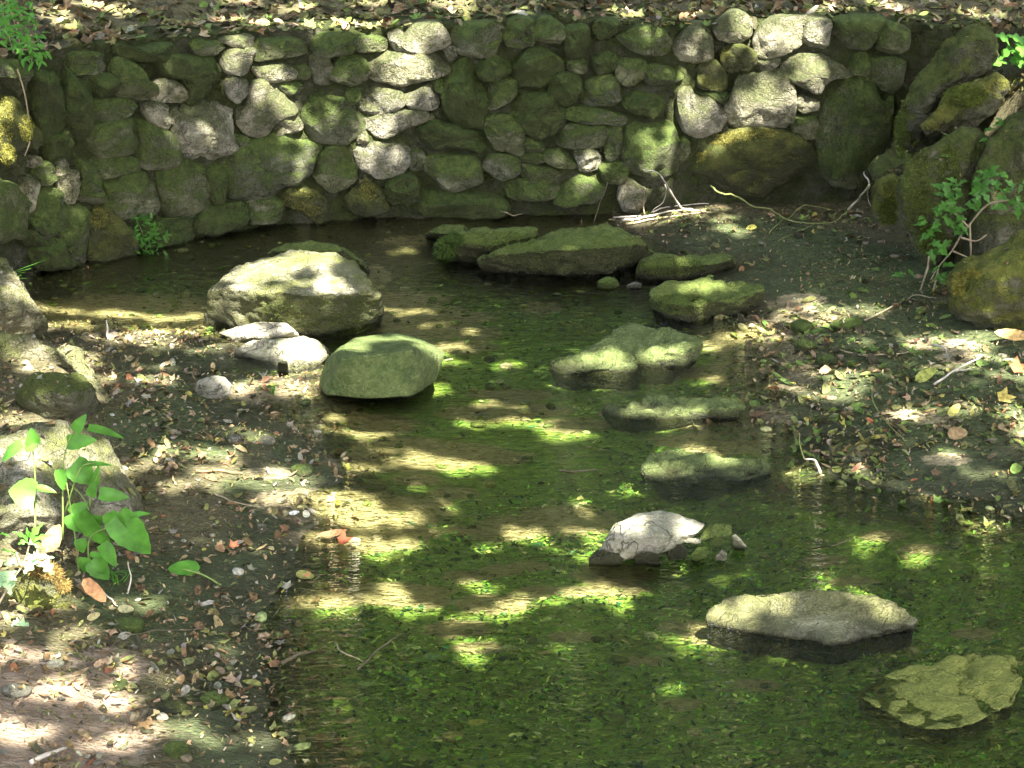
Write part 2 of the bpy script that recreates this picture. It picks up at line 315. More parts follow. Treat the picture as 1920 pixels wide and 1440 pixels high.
# ---------------- the rubble wall: polygons in zoomed-photo pixels (origin x, scale 2.88)
Z1 = '''m 390 285 560 300 565 370 480 400 395 395|m 610 330 700 330 780 420 830 460 820 530 700 520 620 500|d 480 400 600 400 620 480 560 520 490 510|d 640 245 740 250 900 230 1010 290 860 335 760 330 640 300|m 1040 220 1160 215 1230 260 1180 290 1060 290
g 830 445 940 440 985 480 995 535 930 550 835 550|d 860 290 1040 310 1200 330 1210 480 1100 520 1010 540 990 440 900 420 820 380|m 485 560 560 530 710 540 720 610 600 650 490 665|g 780 560 880 565 905 630 890 690 800 650|g 905 600 960 580 980 600 940 660 905 650
m 480 680 600 650 760 650 770 700 750 790 600 830 490 830 470 750|m 765 660 850 700 950 730 960 820 920 890 830 915 745 870 755 780|g 960 620 1060 540 1200 530 1260 600 1280 680 1260 780 1160 860 1060 885 970 790 940 690|m 490 860 640 840 740 860 780 900 680 930 560 960 510 940
m 560 965 680 935 800 930 845 1010 850 1110 800 1160 640 1160 560 1080 540 1000|m 870 930 960 880 1060 890 1110 960 1130 1090 1100 1170 980 1180 890 1140 860 1040|d 1115 930 1200 890 1220 1000 1200 1080 1150 1110|m 1215 860 1300 790 1420 760 1530 720 1700 780 1710 880 1640 950 1540 990 1450 1050 1330 1060 1240 1040 1220 950
g 1520 640 1600 625 1625 680 1580 710 1490 720|m 1280 725 1340 740 1360 780 1290 790 1260 750|g 1290 600 1350 540 1360 460 1450 430 1500 490 1590 580 1510 640 1440 710 1370 730 1300 690|g 1230 410 1330 440 1340 520 1270 550 1220 500|m 1500 450 1610 450 1620 490 1560 510|g 1210 295 1290 265 1360 275 1350 350 1290 400 1220 380
g 1200 210 1350 190 1380 230 1370 260 1290 262 1240 240|m 1380 225 1500 205 1620 220 1660 270 1560 310 1400 320 1370 280|g 1380 360 1470 340 1560 350 1590 400 1540 430 1430 435 1380 400|m 1590 360 1660 360 1665 420 1590 430|g 1680 315 1760 310 1800 400 1790 450 1700 450|m 1700 195 1860 175 1925 200 1920 270 1840 300 1720 300
y 1520 1060 1580 1020 1700 1030 1780 1130 1780 1200 1700 1200 1620 1130 1540 1100|m 1340 1100 1420 1070 1520 1080 1540 1150 1480 1190 1340 1190|d 1120 1120 1300 1100 1320 1200 1180 1260 1060 1240|y 490 1190 550 1120 620 1180 690 1260 690 1380 480 1400 480 1280|d 190 1310 300 1290 330 1370 420 1430 200 1440
m -120 330 0 320 100 330 150 400 160 500 130 560 60 470 0 420 -120 400|y 0 545 60 560 110 620 180 640 215 760 190 830 110 800 100 930 60 900 0 880 -60 700|m -100 990 0 990 60 1020 130 1110 140 1200 100 1260 40 1280 -100 1270|g 150 840 200 850 195 900 150 900|m 190 890 280 880 300 950 260 1000 190 990|g 300 860 350 860 365 910 330 960 290 930|g 130 960 190 980 190 1080 150 1150 110 1100
m 180 1080 240 1020 320 1040 335 1150 320 1250 220 1280 170 1200|m 320 1130 380 1120 460 1135 480 1200 455 1320 440 1400 400 1415 340 1370 300 1270|g 330 950 400 930 420 1000 410 1070 360 1100 320 1030|m 420 885 490 870 520 960 550 1060 540 1100 480 1080 420 1090 430 980|d 370 330 480 400 480 560 470 680 420 740 350 720 330 600 350 450|d 190 400 330 440 320 560 330 700 250 780 200 700 180 540|d 240 745 340 705 375 760 340 850 260 850|d 100 1230 180 1270 200 1320 120 1320|d 700 1190 1040 1190 1060 1260 1000 1320 720 1340'''
Z2 = '''m 80 190 230 200 250 260 190 280 90 270|g 255 172 320 170 340 250 300 270 260 240|g 350 190 420 130 540 130 590 190 570 240 480 275 350 265|g 150 350 250 285 450 282 560 330 570 380 450 430 340 460 230 440 150 400|m 0 310 120 320 140 400 140 440 60 460 0 440 -60 400|g 100 520 200 470 320 500 330 560 220 600 120 610|g 340 520 400 470 480 465 525 520 510 580 420 590 350 560|m 30 490 100 480 90 550 30 560|m 490 440 545 430 545 490 510 490
g 125 680 130 620 260 600 400 590 460 620 440 660 340 690 250 725 180 720|g 465 620 500 610 500 640 470 645|g 90 740 130 710 150 770 90 775|g 65 790 160 775 330 780 370 840 360 890 300 940 200 955 120 910 80 840|m 370 830 420 810 460 860 450 910 380 920|d 390 720 500 650 560 670 640 690 740 720 780 780 740 810 620 800 500 800 400 780|d 555 420 620 350 730 330 740 430 790 520 790 620 750 680 650 670 570 600 550 500
d 742 340 830 310 920 350 890 410 800 435 745 410|m 605 180 700 130 830 125 880 190 840 250 820 300 700 300 620 260|g 555 270 610 255 620 300 580 320|m 895 140 960 105 1035 110 1035 170 1020 240 900 240|m 1042 140 1110 95 1180 130 1195 190 1150 240 1042 230|d 1200 160 1270 135 1340 160 1350 260 1320 305 1220 300 1195 230|d 1370 130 1470 105 1510 130 1480 190 1390 210|m 1500 170 1590 140 1720 150 1780 230 1770 280 1690 295 1570 270 1500 210
d 940 370 1000 290 1100 275 1180 330 1170 400 1080 460 970 475 930 430|m 1210 340 1270 315 1330 340 1310 400 1230 390|d 1360 320 1440 270 1490 310 1480 370 1400 400|m 1495 330 1570 320 1640 345 1630 420 1570 460 1490 430|m 1645 350 1780 370 1830 420 1720 460 1645 430|d 1130 460 1160 400 1250 400 1290 450 1260 540 1190 560 1120 510|m 800 480 850 430 930 440 935 500 900 540 830 580 795 560|m 1290 480 1370 410 1470 430 1500 500 1480 550 1340 565 1290 540
m 800 640 890 615 960 680 990 740 960 825 850 800 780 760 760 690|d 890 570 980 510 1100 510 1190 570 1195 680 1150 740 1040 730 950 680|m 1200 600 1300 575 1450 600 1540 640 1530 670 1400 665 1250 650|d 1520 540 1620 500 1740 550 1700 620 1560 610|m 1170 740 1210 680 1340 670 1440 690 1430 770 1300 800 1180 780|m 1422 770 1450 690 1500 680 1510 740 1490 840 1430 850|m 990 760 1030 740 1100 790 1080 820 1010 825|m 980 840 1090 830 1100 870 1040 890 975 885
m 1110 820 1200 800 1250 850 1260 900 1180 910 1110 870|g 1262 810 1340 800 1390 850 1370 910 1290 920 1265 870|m 1400 900 1440 870 1530 890 1530 960 1480 990 1410 960|m 465 860 540 840 690 845 750 940 710 1000 600 1020 530 1010 470 950|m 750 900 790 840 880 830 950 870 940 930 860 970 790 930|m 960 892 1060 892 1150 920 1180 970 1100 990 970 970|m 870 1000 960 970 1120 1000 1170 1020 1120 1070 980 1080 900 1050|m 1160 1060 1210 980 1320 940 1410 970 1410 1040 1350 1090 1240 1110 1170 1090
g 1510 990 1560 970 1630 1010 1640 1060 1600 1140 1540 1160 1500 1060|y 70 1000 130 960 200 1000 230 1080 250 1140 100 1150 20 1080|d 240 1000 350 935 420 990 400 1080 260 1100|m 1530 780 1560 680 1640 640 1720 640 1800 700 1863 760 1850 880 1780 930 1660 945 1570 920 1525 850|m -201 619 -164 541 -63 501 30 520 70 590 115 690 60 740 0 770 -115 755 -190 690|m -140 930 -100 830 0 790 60 860 80 930 50 990 -10 1015 -60 1020 -130 960|d 430 1060 560 1035 700 1040 860 1075 880 1150 700 1180 450 1170'''
Z3 = '''g 0 180 60 130 120 130 160 170 150 290 100 330 0 310 -40 250|g 185 130 290 60 380 150 310 210 210 200|g 390 200 440 130 520 100 650 100 670 150 630 240 540 280 440 305 390 260|g 665 150 700 100 790 110 785 200 760 250 690 250 655 210|m 800 150 850 100 960 90 1070 100 1050 170 990 250 900 265 820 220|m 1055 170 1085 120 1190 120 1225 180 1200 250 1130 285 1050 260|y 210 290 290 240 390 280 405 330 350 370 240 380|y 90 360 160 330 210 370 235 440 200 490 100 460
g 540 360 600 300 700 295 800 330 890 400 780 430 730 500 660 470 580 430|g 250 620 290 460 380 420 520 395 580 450 595 580 570 670 450 680 320 690|g -20 500 40 470 70 520 130 530 210 590 220 650 180 710 90 740 10 700 -20 600|g 610 540 650 510 730 550 720 595 610 600|m 595 650 640 630 720 640 715 740 650 750 600 710|m 905 385 920 290 1000 300 1010 400 950 400|m 1020 330 1150 320 1190 370 1140 500 1060 500 1015 450
m 780 560 840 430 920 410 1000 420 1050 530 1110 620 1070 830 1000 960 860 980 780 940 730 800 740 680|y 30 880 130 740 230 710 450 700 600 740 680 800 690 890 620 950 500 1020 350 1060 150 1040 40 960|m 0 745 30 765 30 830 0 865 -30 830|d 690 820 740 850 740 910 690 910|m 1080 560 1130 530 1120 640 1080 640|g 410 310 520 320 500 370 420 390|d 90 500 230 500 220 560 140 520'''
def smooth_loop(pts, n):
    pts = np.asarray(pts, float); k = len(pts); t = np.linspace(0, k, n, endpoint=False); i = t.astype(int); u = (t - i)[:, None]
    p0, p1, p2, p3 = pts[(i - 1) % k], pts[i % k], pts[(i + 1) % k], pts[(i + 2) % k]
    return .5 * (2 * p1 + (p2 - p0) * u + (2 * p0 - 5 * p1 + 4 * p2 - p3) * u ** 2 + (3 * p1 - p0 - 3 * p2 + p3) * u ** 3)
RINGS = [0, .22, .42, .58, .71, .81, .88, .93, .965, .99, 1.0]
def pillow(loop, nrm, df, db, seed, nz=.012, pw=3.5, n=56, back=(.985, .93, .8, .5), facets=5):
    """a stone whose outline is LOOP (3-D), bulging DF along NRM at the front and DB behind"""
    c = loop.mean(0); V = [c + nrm * df]; 
    for r in RINGS[1:]: V += list(c + (loop - c) * r + nrm * df * (1 - r ** pw) ** .55)
    for r in back: V += list(c + (loop - c) * r - nrm * db * (1 - r ** 4) ** .5)
    V.append(c - nrm * db); V = np.array(V); m = len(RINGS) - 1 + len(back)
    F = [(0, 1 + i, 1 + (i + 1) % n) for i in range(n)]
    for a in range(m - 1):
        for i in range(n): F.append((1 + a * n + i, 1 + (a + 1) * n + i, 1 + (a + 1) * n + (i + 1) % n, 1 + a * n + (i + 1) % n))
    F += [(len(V) - 1, 1 + (m - 1) * n + (i + 1) % n, 1 + (m - 1) * n + i) for i in range(n)]
    q = V + seed * 3.7; size = np.ptp(loop, axis=0).max()
    tilt = fbm(q * (1.6 / max(size, .05)), 2, seed) * size * .07
    d = fbm(q * 14, 4, seed) * nz
    rg = (1 - np.abs(fbm(q * 9, 3, seed + 50))) ** 3 * nz * .6
    out = (V - c); ln = np.linalg.norm(out, axis=1)[:, None] + 1e-6
    rg_ = np.random.default_rng(seed)
    for _ in range(facets):
        dr = nrm + rg_.normal(0, .55, 3); dr /= np.linalg.norm(dr); s_ = (V - c) @ dr; lim = s_.max() * rg_.uniform(.62, .9); V = V - dr * np.maximum(s_ - lim, 0)[:, None] * .85
    V = V + nrm * (tilt + d - rg)[:, None] + out / ln * (fbm(q * 11, 3, seed + 9) * nz * .7)[:, None]
    return V, F
root = empty('stone_wall', (0, float(Yw(0)), 0))
tag(root, 'mossy rubble stone retaining wall holding back the leafy terrace behind the pool', 'retaining wall')
seed = 1
stones = []
for ox, src in ((0, Z1), (640, Z2), (1280, Z3)):
    for line in src.replace('\n', '|').split('|'):
        tk = line.split(); kind = tk[0]; a = np.array(tk[1:], float).reshape(-1, 2) / 2.88 + np.array([ox, 0])
        stones.append((kind, a))
for kind, a in stones:
    seed += 1; c2 = a.mean(0); a = c2 + (a - c2) * 1.12
    w3 = np.array([WP(x, y) for x, y in a]); cc = w3.mean(0); nr = WN(cc[0])
    L = smooth_loop(w3, 56); size = min(np.ptp(L[:, 0]) + np.ptp(L[:, 1]) * .5, np.ptp(L[:, 2]))
    df = min(.03 + .25 * size, .085) * random.uniform(.85, 1.15)
    V, F = pillow(L, nr, df, .16, seed, nz=.012 + .03 * min(size, .3), pw=random.uniform(3., 6.))
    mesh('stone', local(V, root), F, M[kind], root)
# mortar core following the face
xs = np.linspace(-3.6, 2.75, 500); zs_n = 80
ys = Yw(xs); zt = Ztop(xs) + .02; fr_ = []
for side in (0, 1):
    for k in range(zs_n + 1):
        z = -.35 + (zt + .35) * k / zs_n
        fr_.append(np.c_[xs, ys + (.0 if side == 0 else .46), z])
fr_ = np.array(fr_); Vc = fr_.reshape(-1, 3).copy(); nn_ = len(xs)
nor = np.array([WN(x) for x in xs]); NN = np.tile(nor, (2 * (zs_n + 1), 1))
disp = fbm(Vc * 5, 4, 77) * .025 + np.abs(fbm(Vc * 16, 4, 71)) * .03 - .035
half = (zs_n + 1) * nn_
Vc[:half] += NN[:half] * disp[:half, None]
ii = np.arange(half).reshape(zs_n + 1, nn_)
f1 = np.stack([ii[:-1, :-1], ii[:-1, 1:], ii[1:, 1:], ii[1:, :-1]], -1).reshape(-1, 4)
f2 = (ii + half); f2 = np.stack([f2[:-1, :-1], f2[1:, :-1], f2[1:, 1:], f2[:-1, 1:]], -1).reshape(-1, 4)
tp = np.stack([ii[-1, :-1], ii[-1, 1:], ii[-1, 1:] + half, ii[-1, :-1] + half], -1)
e1 = np.stack([ii[:-1, 0], ii[1:, 0], ii[1:, 0] + half, ii[:-1, 0] + half], -1); e2 = np.stack([ii[:-1, -1], ii[:-1, -1] + half, ii[1:, -1] + half, ii[1:, -1]], -1)
mesh('mortar', local(Vc, root), np.r_[f1, f2, tp, e1, e2], M['core'], root)
# ---------------- rocks from corner points (px, py, height) : hull, remeshed, softened, roughened
ROCKS = []
def finish(name, me, mat, vox, sm_it, nz, seed, label, cat, group, cracks=.5):
    o = bpy.data.objects.new('tmp', me); col.objects.link(o)
    r = o.modifiers.new('r', 'REMESH'); r.mode = 'VOXEL'; r.voxel_size = vox
    if sm_it: q = o.modifiers.new('s', 'SMOOTH'); q.factor = .5; q.iterations = sm_it
    dg = bpy.context.evaluated_depsgraph_get(); ev = o.evaluated_get(dg); m2 = bpy.data.meshes.new_from_object(ev)
    bpy.data.objects.remove(o); bpy.data.meshes.remove(me)
    n = len(m2.vertices); V = np.zeros(n * 3); m2.vertices.foreach_get('co', V); V = V.reshape(-1, 3)
    Nn = np.zeros(n * 3, np.float32); m2.vertex_normals.foreach_get('vector', Nn); Nn = Nn.reshape(-1, 3)
    size = np.ptp(V, axis=0).max(); q = V + seed * 2.31
    d = fbm(q * (3 / max(size, .2)), 2, seed) * nz * 1.6 + fbm(q * 16, 4, seed + 3) * nz
    d -= (1 - np.abs(fbm(q * np.array([7, 7, 15]), 3, seed + 20))) ** 5 * nz * 1.3 * cracks
    V = V + Nn * d[:, None]
    F = [tuple(p.vertices) for p in m2.polygons]; bpy.data.meshes.remove(m2)
    c = V.mean(0); c[2] = V[:, 2].min()
    o = mesh(name, V - c, F, mat); o.location = c; tag(o, label, cat, group); ROCKS.append(o); return o
def hull(name, pts, mat, label, cat='rock', group=None, vox=.014, it=3, nz=.012, cracks=.6, seed=None):
    global _rs; _rs += 1
    bm = bmesh.new()
    for x, y, z in pts: bm.verts.new(P(x, y, z))
    r = bmesh.ops.convex_hull(bm, input=bm.verts)
    bmesh.ops.delete(bm, geom=[v for v in bm.verts if not v.link_faces], context='VERTS')
    bmesh.ops.recalc_face_normals(bm, faces=bm.faces)
    me = bpy.data.meshes.new('t'); bm.to_mesh(me); bm.free()
    return finish(name, me, M[mat], vox, it, nz, _rs, label, cat, group, cracks)
_rs = 100
def slab(name, top, mat, label, drop=.09, ex=.88, cat='stepping stone', group='stepping stones across the stream', **k):
    """TOP: outline of the upper face with heights; its foot spreads a little and stands on the bed"""
    t = np.array(top, float); w = np.array([P(*p) for p in t]); c = w.mean(0)
    foot = c + (w - c) * ex; foot[:, 2] = -drop
    cap = c + (w - c) * .86; cap[:, 2] = w[:, 2] + .004
    global _rs; _rs += 1
    bm = bmesh.new(); n = 40
    Lt = smooth_loop(w, n); Lf = smooth_loop(foot, n); Lc = smooth_loop(cap, n)
    rg = np.random.default_rng(_rs)
    rows = [[bm.verts.new(v) for v in L_] for L_ in (Lf, Lt, Lc)]
    cv = bm.verts.new(Lc.mean(0)); bv = bm.verts.new(Lf.mean(0))
    for a in (0, 1):
        for i in range(n): bm.faces.new((rows[a][i], rows[a][(i + 1) % n], rows[a + 1][(i + 1) % n], rows[a + 1][i]))
    for i in range(n): bm.faces.new((rows[2][i], rows[2][(i + 1) % n], cv)); bm.faces.new((rows[0][(i + 1) % n], rows[0][i], bv))
    bmesh.ops.recalc_face_normals(bm, faces=bm.faces)
    me = bpy.data.meshes.new('t'); bm.to_mesh(me); bm.free()
    kk = dict(vox=.011, it=2, nz=.015, cracks=.8); kk.update(k)
    return finish(name, me, M[mat], kk['vox'], kk['it'], kk['nz'], _rs, label, cat, group, kk['cracks'])
def lump(name, outline, Y, mat, label, cat='boulder', group=None, front=.25, back=.3, nz=.02, pw=2.6, lean=(0, -1, 0)):
    global _rs; _rs += 1
    L = smooth_loop([PY(x, y, Y) for x, y in outline], 96); nr = np.array(lean, float); nr /= np.linalg.norm(nr)
    V, F = pillow(L, nr, front, back, _rs, nz=.002, pw=pw, n=96, back=(.97, .9, .78, .6, .35))
    me = bpy.data.meshes.new('t'); me.from_pydata([tuple(v) for v in V], [], F)
    return finish(name, me, M[mat], .018, 2, nz, _rs, label, cat, group)
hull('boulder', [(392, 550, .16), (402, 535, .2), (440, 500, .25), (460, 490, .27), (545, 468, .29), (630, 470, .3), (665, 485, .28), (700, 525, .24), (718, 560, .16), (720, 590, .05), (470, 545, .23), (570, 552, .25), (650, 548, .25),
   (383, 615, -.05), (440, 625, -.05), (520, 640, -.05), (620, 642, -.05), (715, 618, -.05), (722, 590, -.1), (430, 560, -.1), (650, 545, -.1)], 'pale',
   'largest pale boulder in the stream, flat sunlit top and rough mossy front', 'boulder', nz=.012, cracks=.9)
hull('rock', [(505, 470, .2), (560, 452, .22), (610, 449, .23), (650, 468, .2), (690, 500, .1), (500, 520, -.1), (692, 525, -.1), (692, 505, 0), (520, 480, -.1), (660, 480, -.1)], 'moss', 'dark green mossy rock peeking out behind the largest pale boulder', nz=.01)
hull('boulder', [(603, 695, .1), (612, 672, .16), (640, 648, .2), (665, 632, .17), (740, 622, .16), (800, 637, .15), (834, 662, .15), (828, 680, .12), (640, 672, .225), (775, 655, .24), (795, 690, .15),
   (596, 725, .02), (612, 742, .03), (690, 748, .035), (768, 744, .03), (815, 715, .04), (620, 745, -.08), (760, 748, -.08), (600, 730, -.08), (650, 690, -.1), (810, 705, -.1)], 'smooth',
   'smooth rounded grey-green boulder with a white facet at its right tip, mid-stream', 'boulder', nz=.003, cracks=0, it=1, vox=.011)
hull('rock', [(436, 652, .045), (490, 634, .085), (520, 630, .1), (560, 627, .12), (595, 632, .11), (614, 648, .08), (620, 668, .03), (600, 690, -.02), (550, 697, -.02), (500, 685, -.02), (440, 672, -.02), (440, 655, -.1), (560, 640, -.1), (620, 668, -.1), (600, 695, -.1), (500, 690, -.1)], 'white',
   'white rock at the water edge in front of the largest boulder', nz=.01)
hull('rock', [(402, 624, .02), (440, 614, .05), (495, 607, .08), (530, 604, .09), (558, 622, .08), (565, 635, .0), (440, 640, 0), (440, 645, -.1), (560, 640, -.1), (520, 610, -.1)], 'white', 'low pale rock wedged between the white rock and the largest boulder', nz=.01)
hull('rock', [(518, 680, .07), (541, 680, .07), (520, 705, -.03), (543, 705, -.03), (525, 676, .07), (540, 676, .07), (520, 690, -.05), (541, 690, -.05)], 'pebdark', 'small dark upright stone standing before the white rock', nz=.003)
hull('rock', [(895, 482, .12), (950, 466, .17), (1010, 440, .2), (1060, 422, .24), (1130, 419, .25), (1180, 434, .22), (1222, 457, .13), (1232, 475, .05), (1160, 462, .2), (1040, 470, .2), (900, 490, .06), (890, 522, -.05), (1000, 530, -.05), (1150, 527, -.05), (1233, 485, -.05), (1205, 508, -.05), (950, 470, -.05), (1150, 450, -.05)], 'moss',
   'longest moss-covered rock below the wall with a dark wet front', nz=.016)
hull('rock', [(818, 458, .14), (850, 440, .15), (900, 428, .17), (960, 424, .18), (1005, 428, .18), (1005, 445, .14), (930, 462, .12), (860, 462, .12), (822, 490, -.05), (900, 502, -.05), (960, 497, -.05), (820, 470, -.1), (1010, 470, -.1)], 'moss',
   'mossy rock overlapped on its right by the longest mossy rock', nz=.014)
hull('rock', [(795, 438, .05), (830, 421, .09), (868, 419, .1), (878, 440, .08), (795, 450, -.02), (870, 462, -.05), (800, 440, -.1), (880, 440, -.1)], 'moss', 'small low mossy rock at the far end of the dark pool', nz=.008)
hull('rock', [(1200, 490, .07), (1230, 477, .1), (1320, 477, .12), (1375, 482, .12), (1350, 495, .1), (1215, 500, .08), (1193, 525, -.02), (1260, 533, -.03), (1330, 527, -.03), (1375, 505, -.03), (1200, 500, -.1), (1360, 490, -.1)], 'moss', 'squat mossy rock between the longest mossy rock and the muddy bank', nz=.014)
hull('rock', [(1118, 528, .05), (1135, 517, .07), (1155, 520, .06), (1165, 535, .02), (1150, 548, -.03), (1120, 545, -.03), (1140, 530, -.1)], 'pebgreen', 'small green stone in the water under the longest mossy rock', nz=.005)
hull('rock', [(1170, 535, .03), (1190, 528, .05), (1205, 533, .03), (1203, 543, -.02), (1172, 543, -.02), (1190, 535, -.1)], 'pebble', 'small grey stone between two mossy rocks', nz=.004)
hull('rock', [(1028, 552, .01), (1040, 546, .03), (1058, 552, .01), (1050, 558, -.03), (1030, 558, -.03), (1040, 552, -.08)], 'pebgreen', 'small stone barely above the dark water', nz=.003)
slab('stepping_stone', [(1215, 548, .08), (1245, 532, .1), (1300, 528, .11), (1360, 527, .12), (1425, 535, .1), (1415, 550, .1), (1350, 562, .1), (1280, 572, .09), (1230, 562, .08)], 'moss', 'mossy flat stone nearest the muddy bank, dark undercut front', ex=.85)
slab('stepping_stone', [(1024, 686, .01), (1060, 666, .045), (1110, 642, .06), (1160, 613, .08), (1220, 618, .085), (1300, 630, .08), (1312, 645, .07), (1284, 660, .08), (1200, 668, .05), (1190, 690, .02), (1120, 690, .03), (1055, 698, .01)], 'slab', 'broad stepping stone with moss and two bright white patches', ex=.8)
slab('stepping_stone', [(1135, 766, .0), (1180, 756, .02), (1235, 738, .04), (1290, 742, .055), (1375, 742, .06), (1397, 750, .06), (1390, 764, .055), (1290, 772, .04), (1220, 782, .01), (1150, 781, -.005)], 'slab', 'long narrow stepping stone with a pale knob at its right end', ex=.78)
slab('stepping_stone', [(1204, 880, .02), (1222, 846, .045), (1270, 838, .05), (1340, 850, .045), (1415, 860, .03), (1443, 880, .01), (1400, 900, .005), (1320, 906, .005), (1240, 906, 0)], 'slab', 'flat mossy stepping stone with one white sunlit spot, fourth from the front', ex=.78)
hull('stepping_stone', [(1138, 1008, .115), (1160, 975, .13), (1195, 961, .15), (1250, 961, .15), (1290, 976, .135), (1325, 982, .12), (1312, 1000, .115), (1290, 1003, .12), (1220, 1003, .135), (1112, 1048, .01), (1150, 1054, .01), (1210, 1040, .04), (1260, 1030, .065), (1310, 1008, .085), (1200, 990, .0), (1120, 1050, -.03), (1180, 1052, -.03)], 'white',
   'white-topped stone propped on a heap of small stones', 'stepping stone', 'stepping stones across the stream', vox=.009, nz=.007)
for lb, mt, pts in (('mossy dark block at the right end of the propped white-topped stone', 'moss', [(1318, 985, .11), (1345, 980, .125), (1372, 986, .11), (1376, 1002, .09), (1310, 1014, .075), (1360, 1012, .07), (1340, 990, .05)]),
    ('bright white knobbly stone, last to the right in the small heap', 'white', [(1370, 1005, .08), (1380, 1000, .09), (1392, 1012, .06), (1401, 1025, .03), (1375, 1035, -.03), (1398, 1032, -.03), (1375, 1015, -.03)]),
    ('round dark cobble in the middle of the small heap', 'pebdark', [(1242, 1030, .06), (1255, 1018, .09), (1278, 1018, .09), (1292, 1032, .06), (1285, 1050, .01), (1255, 1050, .01), (1265, 1035, 0)]),
    ('dark wet block under the left end of the propped stone', 'pebdark', [(1103, 1050, .03), (1120, 1032, .06), (1165, 1035, .06), (1172, 1052, .02), (1165, 1064, -.02), (1100, 1064, -.02), (1130, 1050, -.06)]),
    ('squarish dark stone under the middle of the propped stone', 'pebdark', [(1190, 1040, .06), (1215, 1032, .08), (1238, 1040, .06), (1240, 1064, -.02), (1185, 1062, -.02), (1215, 1050, -.06)]),
    ('small pear-shaped green pebble tucked under the propped stone', 'pebgreen', [(1164, 1033, .06), (1182, 1030, .065), (1184, 1042, .04), (1174, 1052, .01), (1166, 1045, .03), (1175, 1040, .0)]),
    ('long slanting green pebble at the foot of the small heap', 'pebgreen', [(1293, 1045, .02), (1310, 1025, .06), (1330, 1022, .07), (1336, 1034, .05), (1325, 1048, .02), (1300, 1052, .0), (1310, 1040, -.02)]),
    ('yellow-green pebble high in the small heap', 'pebgreen', [(1325, 1018, .08), (1340, 1006, .095), (1358, 1008, .09), (1358, 1024, .05), (1335, 1028, .05), (1345, 1018, .02)]),
    ('pale brown pebble under the yellow-green one', 'pebble', [(1340, 1042, .03), (1355, 1030, .055), (1364, 1038, .04), (1362, 1052, .0), (1342, 1052, .0), (1352, 1045, -.03)]),
    ('pale wedge of stone lying over the green pebbles', 'pebble', [(1268, 1008, .1), (1300, 1010, .095), (1318, 1012, .09), (1312, 1020, .075), (1280, 1018, .085), (1295, 1012, .05)])):
    hull('cobble', pts, mt, lb, 'stone', 'small stones heaped under the propped stepping stone', vox=.006, nz=.003, it=2)
slab('stepping_stone', [(1322, 1160, .02), (1345, 1130, .05), (1385, 1111, .07), (1450, 1103, .085), (1550, 1104, .085), (1630, 1114, .075), (1695, 1137, .06), (1722, 1162, .03), (1650, 1184, .02), (1610, 1196, .015), (1560, 1203, .015), (1500, 1192, .015), (1400, 1180, .012)], 'slabpale',
   'largest stepping stone in the foreground, white and olive top over a dark edge', ex=.96, vox=.009, nz=.008)
slab('stepping_stone', [(1598, 1290, .0), (1690, 1250, .012), (1780, 1236, .016), (1850, 1222, .02), (1900, 1230, .022), (1925, 1262, .02), (1905, 1312, .016), (1850, 1345, .012), (1780, 1366, .01), (1700, 1358, .006), (1640, 1322, .002)], 'algae',
   'yellow-green algae-covered slab awash at water level, nearest of all', ex=.93, drop=.07, vox=.009, nz=.01, cracks=1.6)
hull('rock', [(720, 1438, -.03), (745, 1428, -.02), (790, 1424, -.02), (820, 1434, -.02), (815, 1455, -.03), (730, 1455, -.03), (770, 1440, -.1)], 'pebgreen', 'pale olive stone under water at the very front', nz=.003)
# left bank
hull('boulder', [(-90, 480, .34), (-10, 470, .36), (25, 492, .33), (60, 545, .26), (88, 590, .15), (96, 625, .03), (-60, 560, .3), (20, 640, .02), (70, 645, -.03), (-90, 650, 0), (96, 640, -.08), (-90, 640, -.05), (0, 520, -.05), (-90, 500, -.05), (-10, 580, .22)], 'bankpale', 'mossy sloping boulder at the left edge beside the dark pool', 'boulder', nz=.018)
hull('boulder', [(-90, 630, .2), (0, 620, .2), (60, 632, .18), (108, 655, .12), (128, 690, .03), (90, 702, .0), (-90, 712, .02), (-90, 650, -.05), (90, 670, -.05)], 'bankpale', 'low flat boulder with leaves on top, just below the sloping boulder', 'boulder', nz=.014)
hull('rock', [(104, 650, .18), (130, 644, .2), (156, 655, .18), (184, 700, .13), (208, 748, .03), (196, 772, 0), (160, 740, .02), (125, 700, .02), (150, 700, -.05), (200, 760, -.05)], 'slabpale', 'narrow pale ridge of rock running down to the water on the left bank', nz=.012)
hull('boulder', [(25, 742, .16), (60, 704, .26), (140, 698, .26), (174, 728, .2), (192, 768, .06), (192, 790, .0), (150, 795, .03), (80, 790, .05), (30, 765, .08), (120, 740, .24), (60, 740, -.05), (170, 750, -.05)], 'bank', 'dull green squarish boulder on the left bank above the leafy plant', 'boulder', nz=.012)
hull('boulder', [(-90, 850, .36), (0, 826, .4), (60, 799, .4), (130, 790, .37), (190, 806, .31), (222, 850, .21), (238, 880, .12), (-90, 960, .28), (0, 960, .27), (100, 965, .24), (200, 960, .15), (275, 1000, .03), (290, 1015, -.05), (100, 1075, -.05), (-90, 1075, -.03), (0, 850, -.05), (200, 850, -.05)], 'bankpale',
   'big sunlit bank boulder behind the leafy foreground plant', 'boulder', nz=.016)
hull('rock', [(25, 1085, .2), (60, 1052, .27), (100, 1056, .26), (130, 1090, .19), (142, 1130, .1), (125, 1170, .03), (60, 1188, .0), (28, 1150, .05), (-20, 1180, 0), (70, 1100, -.05), (140, 1140, -.05)], 'banky', 'rounded stone with orange moss on its crown under the sunlit sprig', nz=.008)
